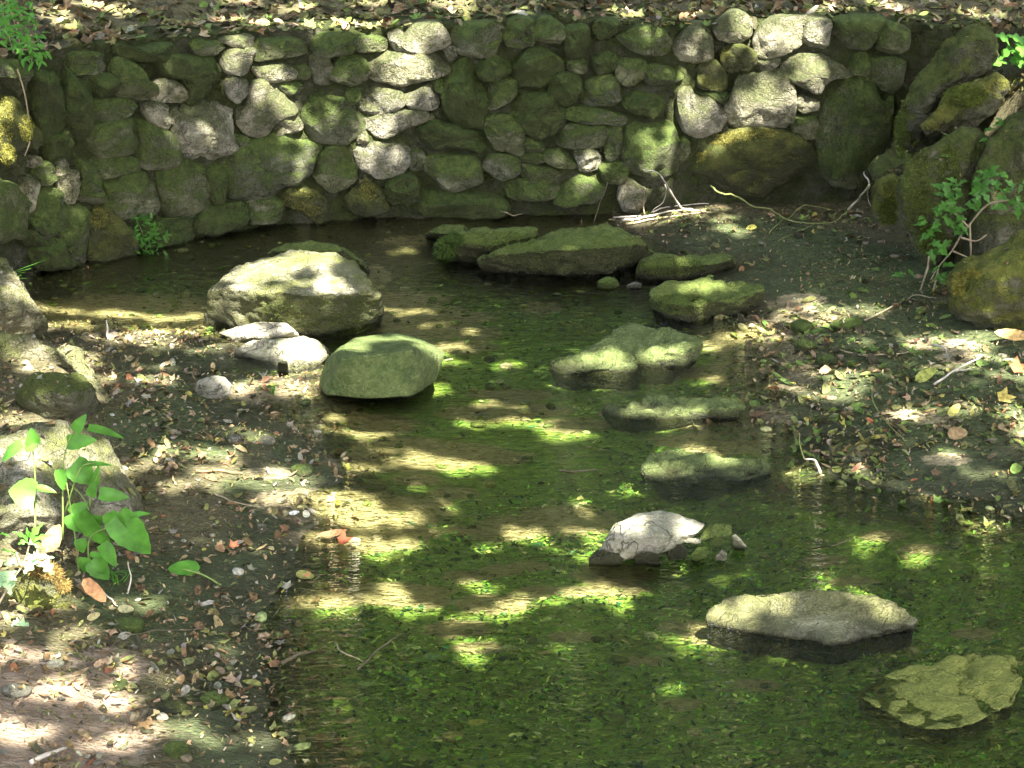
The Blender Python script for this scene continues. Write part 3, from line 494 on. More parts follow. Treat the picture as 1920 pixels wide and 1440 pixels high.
# right bank
YR = 10.9
lump('boulder', [(1655, 290), (1690, 200), (1730, 130), (1780, 62), (1830, 50), (1872, 75), (1860, 120), (1790, 160), (1755, 200), (1735, 245), (1700, 290), (1650, 320)], 11.15, 'bank', 'tall leaning mossy boulder at the right end of the wall', front=.16, back=.4, lean=(-.5, -1, .1))
lump('boulder', [(1728, 252), (1738, 215), (1790, 155), (1850, 140), (1900, 160), (1880, 190), (1815, 225), (1760, 258)], 10.9, 'banky', 'yellow-green mossy rock lying on the upper right bank', front=.1, back=.35, lean=(-.3, -1, .3))
lump('boulder', [(1690, 330), (1712, 285), (1755, 255), (1800, 240), (1835, 262), (1850, 330), (1830, 430), (1780, 480), (1730, 500), (1690, 470), (1672, 400)], 10.3, 'bank', 'tall dark mossy block below the leaning boulder, ivy on its right', front=.2, back=.45, lean=(-.6, -1, .1))
lump('boulder', [(1640, 370), (1655, 340), (1690, 328), (1695, 365), (1685, 415), (1660, 430), (1638, 400)], 10.6, 'banky', 'small mossy rock at the left foot of the dark mossy block', front=.08, back=.2, nz=.01)
lump('boulder', [(1630, 330), (1650, 302), (1700, 285), (1712, 296), (1690, 330), (1655, 345)], 10.9, 'bank', 'flat-topped rock with fallen leaves on it beside the dark mossy block', front=.08, back=.2, nz=.01)
lump('boulder', [(1812, 560), (1818, 470), (1825, 405), (1900, 395), (2010, 395), (2010, 560)], 10.1, 'bank', 'smooth olive rock face behind the hanging ivy', front=.1, back=.5, nz=.008, pw=6)
lump('boulder', [(1830, 330), (1855, 270), (1905, 215), (1990, 190), (2010, 380), (1900, 410), (1835, 400)], 10.15, 'bank', 'moss-draped bank rock above the hanging ivy at the right edge', front=.12, back=.5, lean=(-.4, -1, .3))
lump('boulder', [(1786, 575), (1792, 535), (1822, 505), (1862, 485), (1920, 464), (2010, 460), (2010, 630), (1920, 630), (1840, 622), (1795, 610)], 9.35, 'banky', 'rounded boulder at the right edge with yellow moss on its left shoulder', front=.22, back=.35)
# loose stones
PB = [(440, 828, 18, 'pebble', 'pale rounded pebble in the shallows left of mid-stream'), (500, 832, 16, 'pebble', 'grey and yellow pebble right of the pale rounded one'), (568, 886, 22, 'pebgreen', 'greenish stone beside the leafy bar'), (103, 1250, 20, 'white', 'white and grey pebble at the lower left'),
      (330, 1412, 24, 'pebgreen', 'round olive stone at the bottom of the left bank'), (305, 1347, 13, 'white', 'little white pebble above the round olive stone'), (116, 1312, 8, 'pebble', 'tiny grey pebble on the pinkish earth'), (490, 989, 9, 'pebble', 'tiny buff pebble in the leafy shallows'),
      (242, 1182, 30, 'pebgreen', 'flat greenish stone beside the orange-moss stone'), (404, 737, 34, 'white', 'wet shining flat stone in the left channel'), (1590, 614, 30, 'pebgreen', 'blocky green stone on the right bank'), (1510, 655, 22, 'moss', 'oval mossy stone on the right bank'),
      (1505, 618, 22, 'pebgreen', 'pale green flat stone left of the blocky green stone'), (640, 772, 20, 'white', 'white pebble at the foot of the smooth boulder'), (1392, 1204, 11, 'pebgreen', 'upright green pebble before the largest stepping stone'), (1550, 682, 20, 'pebgreen', 'green cobble half sunk in the right bank leaves'),
      (620, 1097, 12, 'pebble', 'pale round pebble under shallow water'), (322, 1330, 24, 'pebdark', 'dark stone above the little white pebble'), (225, 1288, 18, 'pebgreen', 'yellowish stone in the lower left shallows'), (400, 1318, 26, 'pebgreen', 'mossy olive stone in the lower left shallows'), (30, 1300, 26, 'pebble', 'buff stone half buried in pinkish earth'),
      (1560, 555, 0, '', '')][:-1]
def gz_(x, y): return float(H(np.array([x]), np.array([y]))[0])
def on_ground(px, py):
    """where the sight line through a photo pixel meets the ground"""
    z = 0.
    for _ in range(12):
        p = P(px, py, z); z = .5 * z + .5 * gz_(p[0], p[1])
    return P(px, py, z)
for x, y, r, mt, lb in PB:
    p = on_ground(x, y); dist = np.linalg.norm(p - [0, 0, CAMH]); rr = r * dist / FPX
    _rs += 1; bm = bmesh.new(); bmesh.ops.create_icosphere(bm, subdivisions=4, radius=1)
    rg = np.random.default_rng(_rs); sc = np.array([1.0, .8 * rg.uniform(.8, 1.2), .5 * rg.uniform(.8, 1.3)]) * rr
    V = np.array([v.co for v in bm.verts]); F = [tuple(v.index for v in f.verts) for f in bm.faces]; bm.free()
    V = V * (1 + .18 * fbm(V * 1.1 + _rs, 2, _rs)[:, None] + .04 * fbm(V * 4 + _rs, 3, _rs)[:, None]) * sc
    a = rg.uniform(0, 3); V = V @ np.array([[math.cos(a), math.sin(a), 0], [-math.sin(a), math.cos(a), 0], [0, 0, 1]]) if r < 20 else V
    o = mesh('pebble', V, F, M[mt]); o.location = p + [0, 0, sc[2] * .45]; tag(o, lb, 'pebble', 'loose pebbles and cobbles'); ROCKS.append(o)
# ---------------- a surface to lay leaves on
bpy.context.view_layer.update()
def bvh_of(objs):
    Vs, Fs, n = [], [], 0
    for o in objs:
        me = o.data; v = np.zeros(len(me.vertices) * 3); me.vertices.foreach_get('co', v); v = v.reshape(-1, 3) + np.array(o.matrix_world.translation)
        Vs += [tuple(q) for q in v]; Fs += [tuple(i + n for i in p.vertices) for p in me.polygons]; n += len(v)
    return BVHTree.FromPolygons(Vs, Fs)
rb = bvh_of(ROCKS + [c for c in root.children if c.name.startswith('stone')])
def surf(x, y, zg, top=4.0):
    h = rb.ray_cast(Vector((x, y, top)), Vector((0, 0, -1)))
    if h[0] is not None and h[0].z > zg: return h[0].z, h[1], True
    return zg, None, False
# ---------------- leaf shapes: a fan round the middle, (along, across) outline
def outline_lobed(k):
    r = []
    for i in range(5):
        a = (-130 + 65 * i) * math.pi / 180; L = (.55, .85, 1, .85, .55)[i]
        r.append((L * math.cos(a), L * math.sin(a)))
        if i < 4: b = a + 32 * math.pi / 180; r.append((.48 * math.cos(b), .48 * math.sin(b)))
    r.append((-.35, 0)); return np.array(r)
def outline_oval(w=.38): 
    t = np.linspace(0, 2 * math.pi, 10, endpoint=False); return np.c_[np.cos(t), w * np.sin(t) * (1 - .25 * np.cos(t))]
LO = [outline_lobed(0), outline_oval(.42), outline_oval(.6), outline_oval(.28), np.array([(1, .1), (.4, .35), (-.5, .3), (-1, -.1), (-.3, -.4), (.5, -.3)]), outline_lobed(0) * [.8, 1]]
def leaves_mesh(name, pos, nrm, size, shape, curl, colr, mat, parent=None, ang=None, smooth=False):
    V, F, C = [], [], []; n0 = 0
    for i in range(len(pos)):
        o = LO[shape[i]]; n = nrm[i] / np.linalg.norm(nrm[i]); a = rng.uniform(0, 6.283) if ang is None else rng.normal(0, ang)
        t = np.cross(n, [math.sin(a), math.cos(a), .01]); t /= np.linalg.norm(t); b = np.cross(n, t)
        q = np.r_[[[0, 0]], o]; ph = rng.uniform(0, 6); 
        zz = curl[i] * (q[:, 1] ** 2 * 1.4 + .5 * q[:, 0] ** 2 * math.cos(ph) + .25 * np.sin(5 * q[:, 0] + ph) * np.abs(q[:, 1]))
        V.append(pos[i] + size[i] * (q[:, :1] * t + q[:, 1:] * b + zz[:, None] * n)); k = len(o)
        F.append(np.c_[np.full(k, n0), n0 + 1 + np.arange(k), n0 + 1 + (np.arange(k) + 1) % k]); C.append(np.tile(colr[i], (k + 1, 1))); n0 += k + 1
    return mesh(name, np.concatenate(V), np.concatenate(F), mat, parent, smooth, np.concatenate(C))
def pal(lst, n):
    w = np.array([q[0] for q in lst], float); k = rng.choice(len(lst), n, p=w / w.sum()); c = np.array([q[1] for q in lst])[k]
    return np.clip(c * rng.uniform(.65, 1.35, (n, 1)) * rng.uniform(.9, 1.1, (n, 3)), 0, 1)
TAN, BRN, OLV, GRY, RED, YEL, DRK, GRN = (.30, .225, .12), (.17, .11, .05), (.15, .155, .05), (.24, .22, .16), (.3, .11, .05), (.34, .3, .07), (.05, .045, .02), (.1, .15, .03)
def scatter(name, label, n, xr, yr, dens, size, pl, mat, shapes, curl=(.1, .7), tiltv=.45, lift=.012, sub=False, rocks_ok=.25, ang=None):
    x = rng.uniform(*xr, n); y = rng.uniform(*yr, n); z = H(x, y); on_w = (y > Yw(x) - .04) & (y < Yw(x) + .5); z = np.where(on_w, np.maximum(z, Ztop(x) + .02), z); px, py = proj(np.c_[x, y, z])
    keep = (rng.uniform(0, 1, n) < dens(x, y, px, py, z)) & (px > -120) & (px < 2040) & (py > -160) & (py < 1560)
    pos, nr = [], []
    for i in np.nonzero(keep)[0]:
        zz, nn, on = surf(x[i], y[i], z[i])
        if on and (rng.uniform() > rocks_ok or nn.z < .55 or z[i] < .015 and not sub): continue
        if sub and zz > -.012: continue
        if not sub and zz < -.035: continue
        pos.append((x[i], y[i], zz + lift * rng.uniform(.3, 1.4))); nr.append((rng.normal(0, tiltv) , rng.normal(0, tiltv), 1))
    m = len(pos); pos = np.array(pos)
    o = leaves_mesh(name, pos, np.array(nr), size[0] * (size[1] * 1.15 / size[0]) ** (rng.uniform(0, 1, m) ** 1.2), rng.choice(shapes, m), rng.uniform(*curl, m), pal(pl, m), mat, ang=ang)
    tag(o, label, name.replace('_', ' '), kind='stuff'); return o
behind = lambda x, y: y > Yw(x) - .02
PATCH = fbm  # density clumps
clump = lambda x, y, s, k: .5 + .5 * np.clip(1.6 * fbm(np.c_[x, y, 0 * x] * s, 2, k), -1, 1)
scatter('leaf_litter', 'dry brown and olive leaves covering the terrace behind the stone wall', 15000, (-3.6, 3.9), (9.0, 15.5), lambda x, y, px, py, z: behind(x, y) * 1.0, (.025, .055), [(2.5, TAN), (2, BRN), (5, OLV), (.6, GRY), (.1, RED), (3, DRK), (1, GRN)], M['litter'], [0, 0, 1, 2, 5], rocks_ok=.35)
inR = lambda px, py: (px > 1150) & (py > 400) & (py < 1100)
scatter('leaf_litter', 'damp leaves and scraps strewn over the right hand mud bank', 14000, (.4, 3.4), (6.0, 11.7), lambda x, y, px, py, z: (~behind(x, y)) * (.15 + 1.0 * clump(x, y, 2.2, 4) ** 2) * (1 - .75 * (py > 420) * (py < 565) * (px < 1740)), (.008, .038), [(3.5, OLV), (1, BRN), (1.2, TAN), (2.5, DRK), (3, GRN), (.5, YEL), (.4, GRY), (.12, RED)], M['litter'], [0, 1, 2, 4, 5], rocks_ok=.12)
scatter('leaf_litter', 'dry tan leaves and scraps spread along the left bank', 20000, (-3.2, .3), (4.9, 9.8), lambda x, y, px, py, z: (~behind(x, y)) * (.25 + .9 * clump(x, y, 2.2, 8) ** 2), (.006, .03), [(3, TAN), (3, BRN), (2, GRY), (2.5, OLV), (2, DRK), (.2, RED), (.4, YEL)], M['litter'], [0, 1, 2, 4, 5], rocks_ok=.4)
# thick bits of bark, grit and chips
scatter('wood_chips', 'small chips and bits of bark among the leaves on both banks', 65000, (-3.2, 3.4), (4.9, 11.7), lambda x, y, px, py, z: (~behind(x, y)) * (.3 + .7 * clump(x, y, 3, 21)), (.004, .013), [(.8, GRY), (1.5, TAN), (3, BRN), (4, DRK), (2, OLV)], M['grit'], [3, 4], tiltv=.8, rocks_ok=.25)
# on the stream bed
def sand_fleckf(px, py):  # real sand plus painted fleck spots; green leaves are kept off both
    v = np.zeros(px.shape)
    for cx, cy, rx, ry in SAND_FLECKS: v = np.maximum(v, 1.4 - ((px - cx) / rx) ** 2 - ((py - cy) / ry) ** 2)
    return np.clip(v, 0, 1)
scatter('bed_leaves', 'sunken green and olive leaves covering the stream bed', 80000, (-2.6, 3.0), (4.9, 11.0), lambda x, y, px, py, z: (.1 + .9 * clump(x, y, 1.5, 12) ** 1.4) * (.25 + .75 * sm(-.005, -.07, z)) * sm(450, 750, py) * (1 - sand_fleckf(px, py)), (.005, .02), [(3, (.13, .27, .04)), (3, (.28, .42, .09)), (1.8, (.46, .52, .2)), (.6, (.4, .38, .16)), (.3, (.5, .46, .28)), (3, (.025, .055, .015)), (1, (.06, .16, .07))], M['bedleaf'], [1, 2, 3, 3, 4], (.0, .4), .3, .008, True, ang=.6)
scatter('water_weed', 'fine bright green leaflets of weed growing over the foreground stream bed', 70000, (-1.3, 2.6), (4.9, 8.2), lambda x, y, px, py, z: (.35 + .65 * clump(x, y, 3, 61)) * sm(-.012, -.08, z) * sm(880, 1080, py + .12 * (px - 900)) * (1 - sand_fleckf(px, py)), (.004, .0115), [(3, (.16, .36, .04)), (2.5, (.3, .52, .07)), (1.2, (.5, .62, .16)), (3.5, (.02, .05, .012)), (1, (.06, .2, .08))], M['bedleaf'], [1, 2, 4, 3], (.2, .8), .6, .012, True, ang=.7)
# gravel on bed and shores: many small stones
def gravel(name, label, n, xr, yr, size, pl, zr, dens):
    x = rng.uniform(*xr, n); y = rng.uniform(*yr, n); z = H(x, y); px, py = proj(np.c_[x, y, z])
    k = (z > zr[0]) & (z < zr[1]) & (px > -60) & (px < 1980) & (py < 1500) & ~behind(x, y) & (rng.uniform(0, 1, n) < dens(x, y, px, py))
    x, y, z = x[k], y[k], z[k]; m = len(x)
    bm = bmesh.new(); bmesh.ops.create_icosphere(bm, subdivisions=2, radius=1); B = np.array([v.co for v in bm.verts]); BF = np.array([[v.index for v in f.verts] for f in bm.faces]); bm.free()
    var = [B * (1 + .22 * fbm(B * 1.2 + 9 * j, 2, j)[:, None]) for j in range(12)]; nb_ = len(B)
    r = size[0] * (size[1] / size[0]) ** (rng.uniform(0, 1, m) ** 2.2)
    V = np.zeros((m, nb_, 3)); an = rng.uniform(0, 6.28, m)
    for i in range(m):
        v = var[i % 12] * (r[i] * np.array([1, rng.uniform(.6, .95), rng.uniform(.35, .65)])); c_, s_ = math.cos(an[i]), math.sin(an[i])
        V[i] = np.c_[v[:, 0] * c_ - v[:, 1] * s_, v[:, 0] * s_ + v[:, 1] * c_, v[:, 2]] + (x[i], y[i], z[i] + r[i] * .15)
    F = (BF[None] + (np.arange(m) * nb_)[:, None, None]).reshape(-1, 3)
    o = mesh(name, V.reshape(-1, 3), F, M['grit'], colr=np.repeat(pal(pl, m), nb_, 0)); tag(o, label, 'gravel', kind='stuff')
gravel('bed_gravel', 'olive and buff gravel lying on the stream bed', 5200, (-2.6, 3.0), (4.9, 11.5), (.006, .035), [(3, (.14, .18, .05)), (2, (.26, .27, .1)), (1, (.4, .36, .22)), (1.5, (.06, .08, .025))], (-.3, -.005), lambda x, y, px, py: .25 + .75 * clump(x, y, 1.7, 31))
gravel('shore_gravel', 'small grey and brown stones along both shores', 3000, (-3, 3.2), (4.9, 11.2), (.005, .028), [(3, (.19, .17, .11)), (.6, (.34, .31, .25)), (3, (.12, .11, .06)), (1.5, (.1, .12, .04))], (-.005, .3), lambda x, y, px, py: .2 + .8 * clump(x, y, 1.7, 35))
# ---------------- twigs: round wood swept through points
def tube(pts, r0, r1, n=7, jit=.0, seed=0):
    pts = np.array(pts, float); k = len(pts); t = np.linspace(0, k - 1, (k - 1) * 5 + 1); i = np.minimum(t.astype(int), k - 2); u = (t - i)[:, None]
    pp = np.r_[[2 * pts[0] - pts[1]], pts, [2 * pts[-1] - pts[-2]]]; p0, p1, p2, p3 = pp[i], pp[i + 1], pp[i + 2], pp[i + 3]
    q = .5 * (2 * p1 + (p2 - p0) * u + (2 * p0 - 5 * p1 + 4 * p2 - p3) * u ** 2 + (3 * p1 - p0 - 3 * p2 + p3) * u ** 3)
    if jit: q = q + np.c_[vn(q * 30, seed), vn(q * 30, seed + 1), vn(q * 30, seed + 2)] * jit
    V = []; m = len(q); T = np.gradient(q, axis=0); T /= np.linalg.norm(T, axis=1)[:, None] + 1e-9
    up = np.array([.13, .21, .97])
    for a in range(m):
        b1 = np.cross(T[a], up); b1 /= np.linalg.norm(b1) + 1e-9; b2 = np.cross(T[a], b1); r = r0 + (r1 - r0) * a / (m - 1)
        for j in range(n): th = 6.28318 * j / n; V.append(q[a] + r * (b1 * math.cos(th) + b2 * math.sin(th)))
    F = [(a * n + j, a * n + (j + 1) % n, (a + 1) * n + (j + 1) % n, (a + 1) * n + j) for a in range(m - 1) for j in range(n)]
    F += [tuple(range(n))[::-1], tuple((m - 1) * n + j for j in range(n))]
    return V, F
def join(parts):
    V, F = [], []
    for v, f in parts: n = len(V); V += list(v); F += [tuple(i + n for i in q) for q in f]
    return np.array(V), F
def twig(label, mat, lines, w, name='twig', group='fallen twigs', lift=.012, cat='twig'):
    """LINES: polylines (px, py[, height over the ground]); W: width in photo pixels at its thick end"""
    parts = []
    for li, L in enumerate(lines):
        pts = []
        for q in L:
            g = on_ground(q[0], q[1]); 
            if len(q) > 2: g = P(q[0], q[1], g[2] + q[2])
            else: g = g + [0, 0, lift]
            pts.append(g)
        dist = np.linalg.norm(np.array(pts[0]) - [0, 0, CAMH]); r = w * (1 if li == 0 else .65) * dist / FPX / 2
        parts.append(tube(pts, r, r * .45, jit=.007, seed=li))
    V, F = join(parts); c = V.mean(0); c[2] = V[:, 2].min(); o = mesh(name, V - c, F, M[mat]); o.location = c; tag(o, label, cat, group); return o
twig('long forked greenish branch arching over the mud below the wall', 'twiggreen', [[(1332, 347, .1), (1347, 360, .1), (1385, 369, .08), (1412, 387, .06), (1440, 390, .05), (1475, 411, .04), (1525, 419, .04), (1565, 413, .06), (1600, 385, .12), (1632, 348, .2)], [(1475, 411, .04), (1500, 390, .06), (1512, 385, .07), (1558, 391, .03)], [(1530, 419, .04), (1490, 437, .02), (1458, 453, .01)], [(1440, 438, .02), (1475, 405, .03)]], 3.6, 'branch', None, cat='branch')
twig('short white forked stick leaning against the bank at the wall end', 'twigpale', [[(1590, 392, .05), (1612, 372, .1), (1630, 345, .2), (1619, 323, .26)], [(1630, 345, .2), (1627, 365, .12), (1632, 388, .02)]], 5)
twig('thickest pale stick of the heap below the wall', 'twigpale', [[(1165, 418), (1215, 410), (1262, 399), (1310, 398)]], 5)
twig('pale stick crossing over the thickest one', 'twigpale', [[(1150, 412), (1200, 408), (1250, 392), (1330, 384)]], 4)
twig('grey stick lowest in the heap', 'twigtan', [[(1175, 424), (1240, 412), (1300, 404), (1345, 400)]], 4)
twig('thin branched stick rising out of the heap', 'twigpale', [[(1298, 392, .03), (1275, 388, .05), (1250, 350, .2), (1236, 325, .3), (1208, 317, .34)], [(1240, 331, .3), (1262, 365, .14), (1280, 392, .03)], [(1248, 347, .2), (1246, 375, .09), (1222, 398, .02)]], 4)
twig('thin upright stick left of the heap', 'twigtan', [[(1208, 405, .01), (1207, 380, .1), (1209, 355, .2)]], 3)
twig('thin stalk leaning on the wall foot', 'twigtan', [[(1113, 415, .01), (1122, 390, .12), (1138, 342, .32)]], 2.6)
twig('small forked twig in the dark at the wall foot', 'twigtan', [[(925, 398, .02), (945, 397, .05), (963, 405, .02), (978, 402, .02)]], 3)
twig('slender curved shoot running along the right bank', 'twigtan', [[(1622, 606), (1660, 585), (1700, 565), (1720, 558), (1755, 563)], ], 4)
twig('long thin stem lying level across the right bank leaves', 'twigtan', [[(1560, 655), (1600, 668), (1680, 668), (1740, 655), (1780, 650)]], 4)
twig('bent white twig like a hook on the right bank', 'twigpale', [[(1750, 648, .03), (1774, 652, .05), (1776, 664, .01)]], 5)
twig('pale forked twig pointing up the right bank', 'twigpale', [[(1752, 722, .01), (1790, 695, .03), (1845, 668, .04)], [(1790, 695, .03), (1822, 690, .03)]], 5)
twig('white-tipped twig standing out of the stream by the right shore', 'twigpale', [[(1545, 893, .0), (1530, 868, .03), (1508, 858, .04)]], 6)
twig('thin green stem rising beside the white-tipped twig', 'twiggreen', [[(1508, 858, .04), (1500, 835, .09), (1499, 812, .14)]], 3)
twig('thin grey stem on the lower right bank', 'twiggreen', [[(1632, 730), (1645, 775), (1690, 825), (1700, 832)]], 3)
twig('grey twig sticking up from midstream shallows', 'twigtan', [[(775, 1032, .0), (800, 1010, .02), (850, 985, .04), (888, 965, .06)]], 4.5)
twig('straight reddish stick on the left leafy bar', 'twigred', [[(370, 889), (420, 888), (455, 892)]], 5)
twig('short white stub standing at the edge of the left pool', 'twigpale', [[(204, 638, -.01), (202, 620, .04), (202, 601, .09)]], 6)
twig('thin pale twig in front of the leafy plant', 'twigpale', [[(238, 1114, .0), (244, 1085, .05), (240, 1052, .1)]], 4)
twig('straight pale stalk lying below the leafy plant', 'twigpale', [[(182, 1100, .03), (205, 1120, .02), (223, 1140)]], 4)
twig('thick broken stick at the bottom left corner', 'twigpale', [[(60, 1436), (95, 1420), (127, 1410)]], 11)
twig('dark sunken twig in the foreground shallows', 'twigdark', [[(668, 1256, .06), (700, 1228, .08), (745, 1190, .1)]], 5)
twig('pale sunken stem crossing the dark sunken twig', 'twigtan', [[(628, 1208, .06), (650, 1226, .08), (682, 1240, .06)]], 3)
twig('dark short branch at the shore of the foreground shallows', 'twigdark', [[(528, 1245, .04), (560, 1228, .06), (590, 1218, .05)]], 8)
twig('thin brown twig curving over the lower left shore', 'twigdark', [[(215, 1178), (240, 1196), (290, 1190), (390, 1183)]], 4)
twig('brown twig on the leafy bar above the red leaf', 'twigtan', [[(400, 930), (440, 945), (492, 958)]], 4)
twig('dark twig under water right of the heaped stones', 'twigdark', [[(1515, 1030, .06), (1555, 1022, .07), (1605, 1006, .08)]], 4)
twig('dark floating scrap of wood in midstream', 'twigdark', [[(1052, 884, .1), (1085, 884, .11), (1118, 880, .11)]], 6)
twig('dark forked twig by the sandy inlet', 'twigdark', [[(1400, 597), (1440, 606), (1475, 622)], [(1460, 610), (1480, 600)]], 4)
# vine down the left face of the wall
vp = [WP(x, y) + WN(-2.7) * .1 for x, y in [(0, 128), (14, 175), (22, 225), (24, 260), (14, 290)]]
V, F = join([tube(vp, .005, .003)]); tag(mesh('vine', V, F, M['twigtan']), 'bare tan vine hanging down the left end of the wall', 'vine')
# ---------------- single leaves that stand out
def leafobj(name, label, px, py, w, shape, c, h=.01, tilt=(0, 0, 1), ang=0, curl=.3, mat='litter', stalk=None, group='single fallen leaves'):
    g = on_ground(px, py); z = max(g[2], 0) + h; p = P(px, py, z); s_ = w * np.linalg.norm(p - [0, 0, CAMH]) / FPX / 2
    rt = empty(name, p) if stalk else None
    n = np.array(tilt, float); o_ = LO[shape]; q = np.concatenate([[[0, 0]], o_ * .5, o_]); k = len(o_)
    n /= np.linalg.norm(n); t = np.array([math.cos(R(ang)), math.sin(R(ang)), 0]); t -= n * (t @ n); t /= np.linalg.norm(t); b = np.cross(n, t)
    zz = curl * (q[:, 1] ** 2 + .3 * q[:, 0] ** 2 + .2 * np.sin(4 * q[:, 0]) * np.abs(q[:, 1]))
    V = s_ * (q[:, :1] * t + q[:, 1:] * b + zz[:, None] * n)
    F = [(0, 1 + i, 1 + (i + 1) % k) for i in range(k)] + [(1 + i, 1 + k + i, 1 + k + (i + 1) % k, 1 + (i + 1) % k) for i in range(k)]
    o = mesh('blade' if stalk else name, V, F, M[mat], rt, True, np.tile(c, (len(V), 1)))
    if stalk:
        e = on_ground(*stalk) + [0, 0, .01] - p; v, f = tube([(0, 0, 0), e * .5 + [0, 0, .01], e], .004, .003); mesh('stalk', v, f, M['stem'], rt); o = rt
    else: o.location = p
    tag(o, label, 'leaf', group)
leafobj('leaf', 'bright green heart-shaped leaf with a long stalk lying in the left shallows', 345, 1067, 60, 2, (.12, .3, .05), .03, (.1, -.5, 1), 190, .3, 'leafg', (415, 1102))
leafobj('leaf', 'curled red-brown leaf lying in the stream', 642, 1015, 44, 0, (.25, .07, .03), .015, (.1, -.5, 1), 20, .9)
leafobj('leaf', 'rust coloured scrap behind the curled red-brown leaf', 622, 1003, 60, 4, (.22, .11, .05), .02, (0, -.2, 1), 10, .7)
leafobj('petal', 'white petal nearest the sandy patch', 552, 962, 20, 2, (.75, .74, .66), .015, (0, -.3, 1), 20, .3)
leafobj('petal', 'white and yellow petal right of the other white petal', 574, 964, 22, 2, (.75, .72, .5), .015, (0, -.3, 1), 100, .3)
leafobj('leaf', 'pale heart-shaped dry leaf near the straight pale stalk', 236, 1142, 30, 2, (.38, .36, .18), .02, (.1, -.6, 1), 0, .2)
leafobj('leaf', 'yellowish dry leaf just left of the pale heart-shaped one', 176, 1156, 26, 2, (.42, .36, .16), .02, (.1, -.6, 1), 40, .3)
leafobj('leaf', 'broad olive leaf sunk in midstream, with a notch', 745, 1046, 56, 0, (.2, .26, .06), -.02, (0, -.4, 1), 0, .3)
leafobj('leaf', 'speckled yellow leaf in the shallows left of midstream', 572, 1079, 36, 2, (.22, .22, .06), .005, (0, -.4, 1), -20, .3)
leafobj('leaf', 'pale green leaf in the foreground water', 690, 1282, 40, 1, (.3, .42, .16), -.02, (0, -.2, 1), 0, .2)
leafobj('leaf', 'flat yellow leaf in the foreground water', 895, 1354, 44, 4, (.42, .42, .1), -.02, (0, -.2, 1), 0, .1)
leafobj('leaf', 'olive leaf just above the flat yellow one', 812, 1232, 34, 2, (.22, .34, .14), -.02, (0, -.2, 1), 0, .2)
leafobj('leaf', 'large brown leaf standing on edge on the right bank', 1795, 812, 40, 2, (.24, .17, .08), .03, (.2, -1, .5), 10, .2)
leafobj('leaf', 'twisted yellow leaf on the right bank', 1788, 770, 40, 1, (.42, .4, .1), .03, (.3, -.7, 1), 60, .6)
leafobj('leaf', 'broad yellow leaf by the right edge', 1880, 745, 52, 0, (.42, .34, .08), .03, (.1, -.5, 1), 0, .4)
leafobj('leaf', 'upright olive leaf on the right bank beside pale litter', 1735, 703, 50, 1, (.25, .28, .06), .04, (.2, -.8, .6), 50, .4)
leafobj('leaf', 'bright red-brown leaf at the right edge', 1905, 690, 50, 0, (.45, .14, .05), .03, (.1, -.6, 1), 20, .5)
leafobj('leaf', 'orange leaf under the yellow-moss boulder', 1895, 628, 60, 1, (.5, .33, .12), .04, (0, -.8, 1), 170, .4)
leafobj('leaf', 'brown leaf standing in the splash by the lower right shore', 1606, 876, 26, 4, (.36, .18, .1), .04, (.2, -1, .3), 80, .3)
leafobj('leaf', 'big tan leaf under the heart-leaved plant', 60, 975, 70, 0, (.5, .36, .24), .12, (.1, -.9, 1), 0, .3)
leafobj('leaf', 'curled brown leaf beneath the heart-leaved plant', 100, 1010, 56, 2, (.3, .2, .09), .1, (.1, -1, .7), 80, .6)
leafobj('leaf', 'long curled orange-brown leaf by the mossy stone', 178, 1110, 64, 1, (.42, .22, .1), .06, (.1, -.8, 1), -50, .8)
# ---------------- green plants
def blade(c, ax, nr, L, Wd, kind, fold=.25, droop=.25, n=9):
    """a leaf from base point C along AX; returns verts and faces"""
    ax = np.array(ax, float); ax /= np.linalg.norm(ax); nr = np.array(nr, float); nr -= ax * (nr @ ax); nr /= np.linalg.norm(nr) + 1e-9; b = np.cross(nr, ax)
    V, F = [], []
    for i in range(n + 1):
        t = i / n
        if kind == 'heart': w = math.sin(math.pi * min(1, (t * .97 + .03)) ** .62) ** .75
        elif kind == 'lobed': w = (1 - t) ** .6 * (.75 + .35 * math.sin(t * 14 + .6)) * min(1, (t + .1) * 5)
        else: w = math.sin(math.pi * min(1, t * .93 + .04)) ** .8
        ser = 1 + .04 * (-1) ** i; w *= Wd / 2 * ser; back = (-.12 * L if kind != 'oval' and i == 1 else 0)
        p = np.array(c) + ax * (t * L) - nr * (droop * L * t * t)
        V += [p + b * w + nr * fold * w + ax * back, p + b * w * .5 + nr * fold * w * .35 + ax * back * .3, p, p - b * w * .5 + nr * fold * w * .35 + ax * back * .3, p - b * w + nr * fold * w + ax * back]
    for i in range(n):
        for j in range(4): a = i * 5 + j; F.append((a, a + 1, a + 6, a + 5))
    return V, F
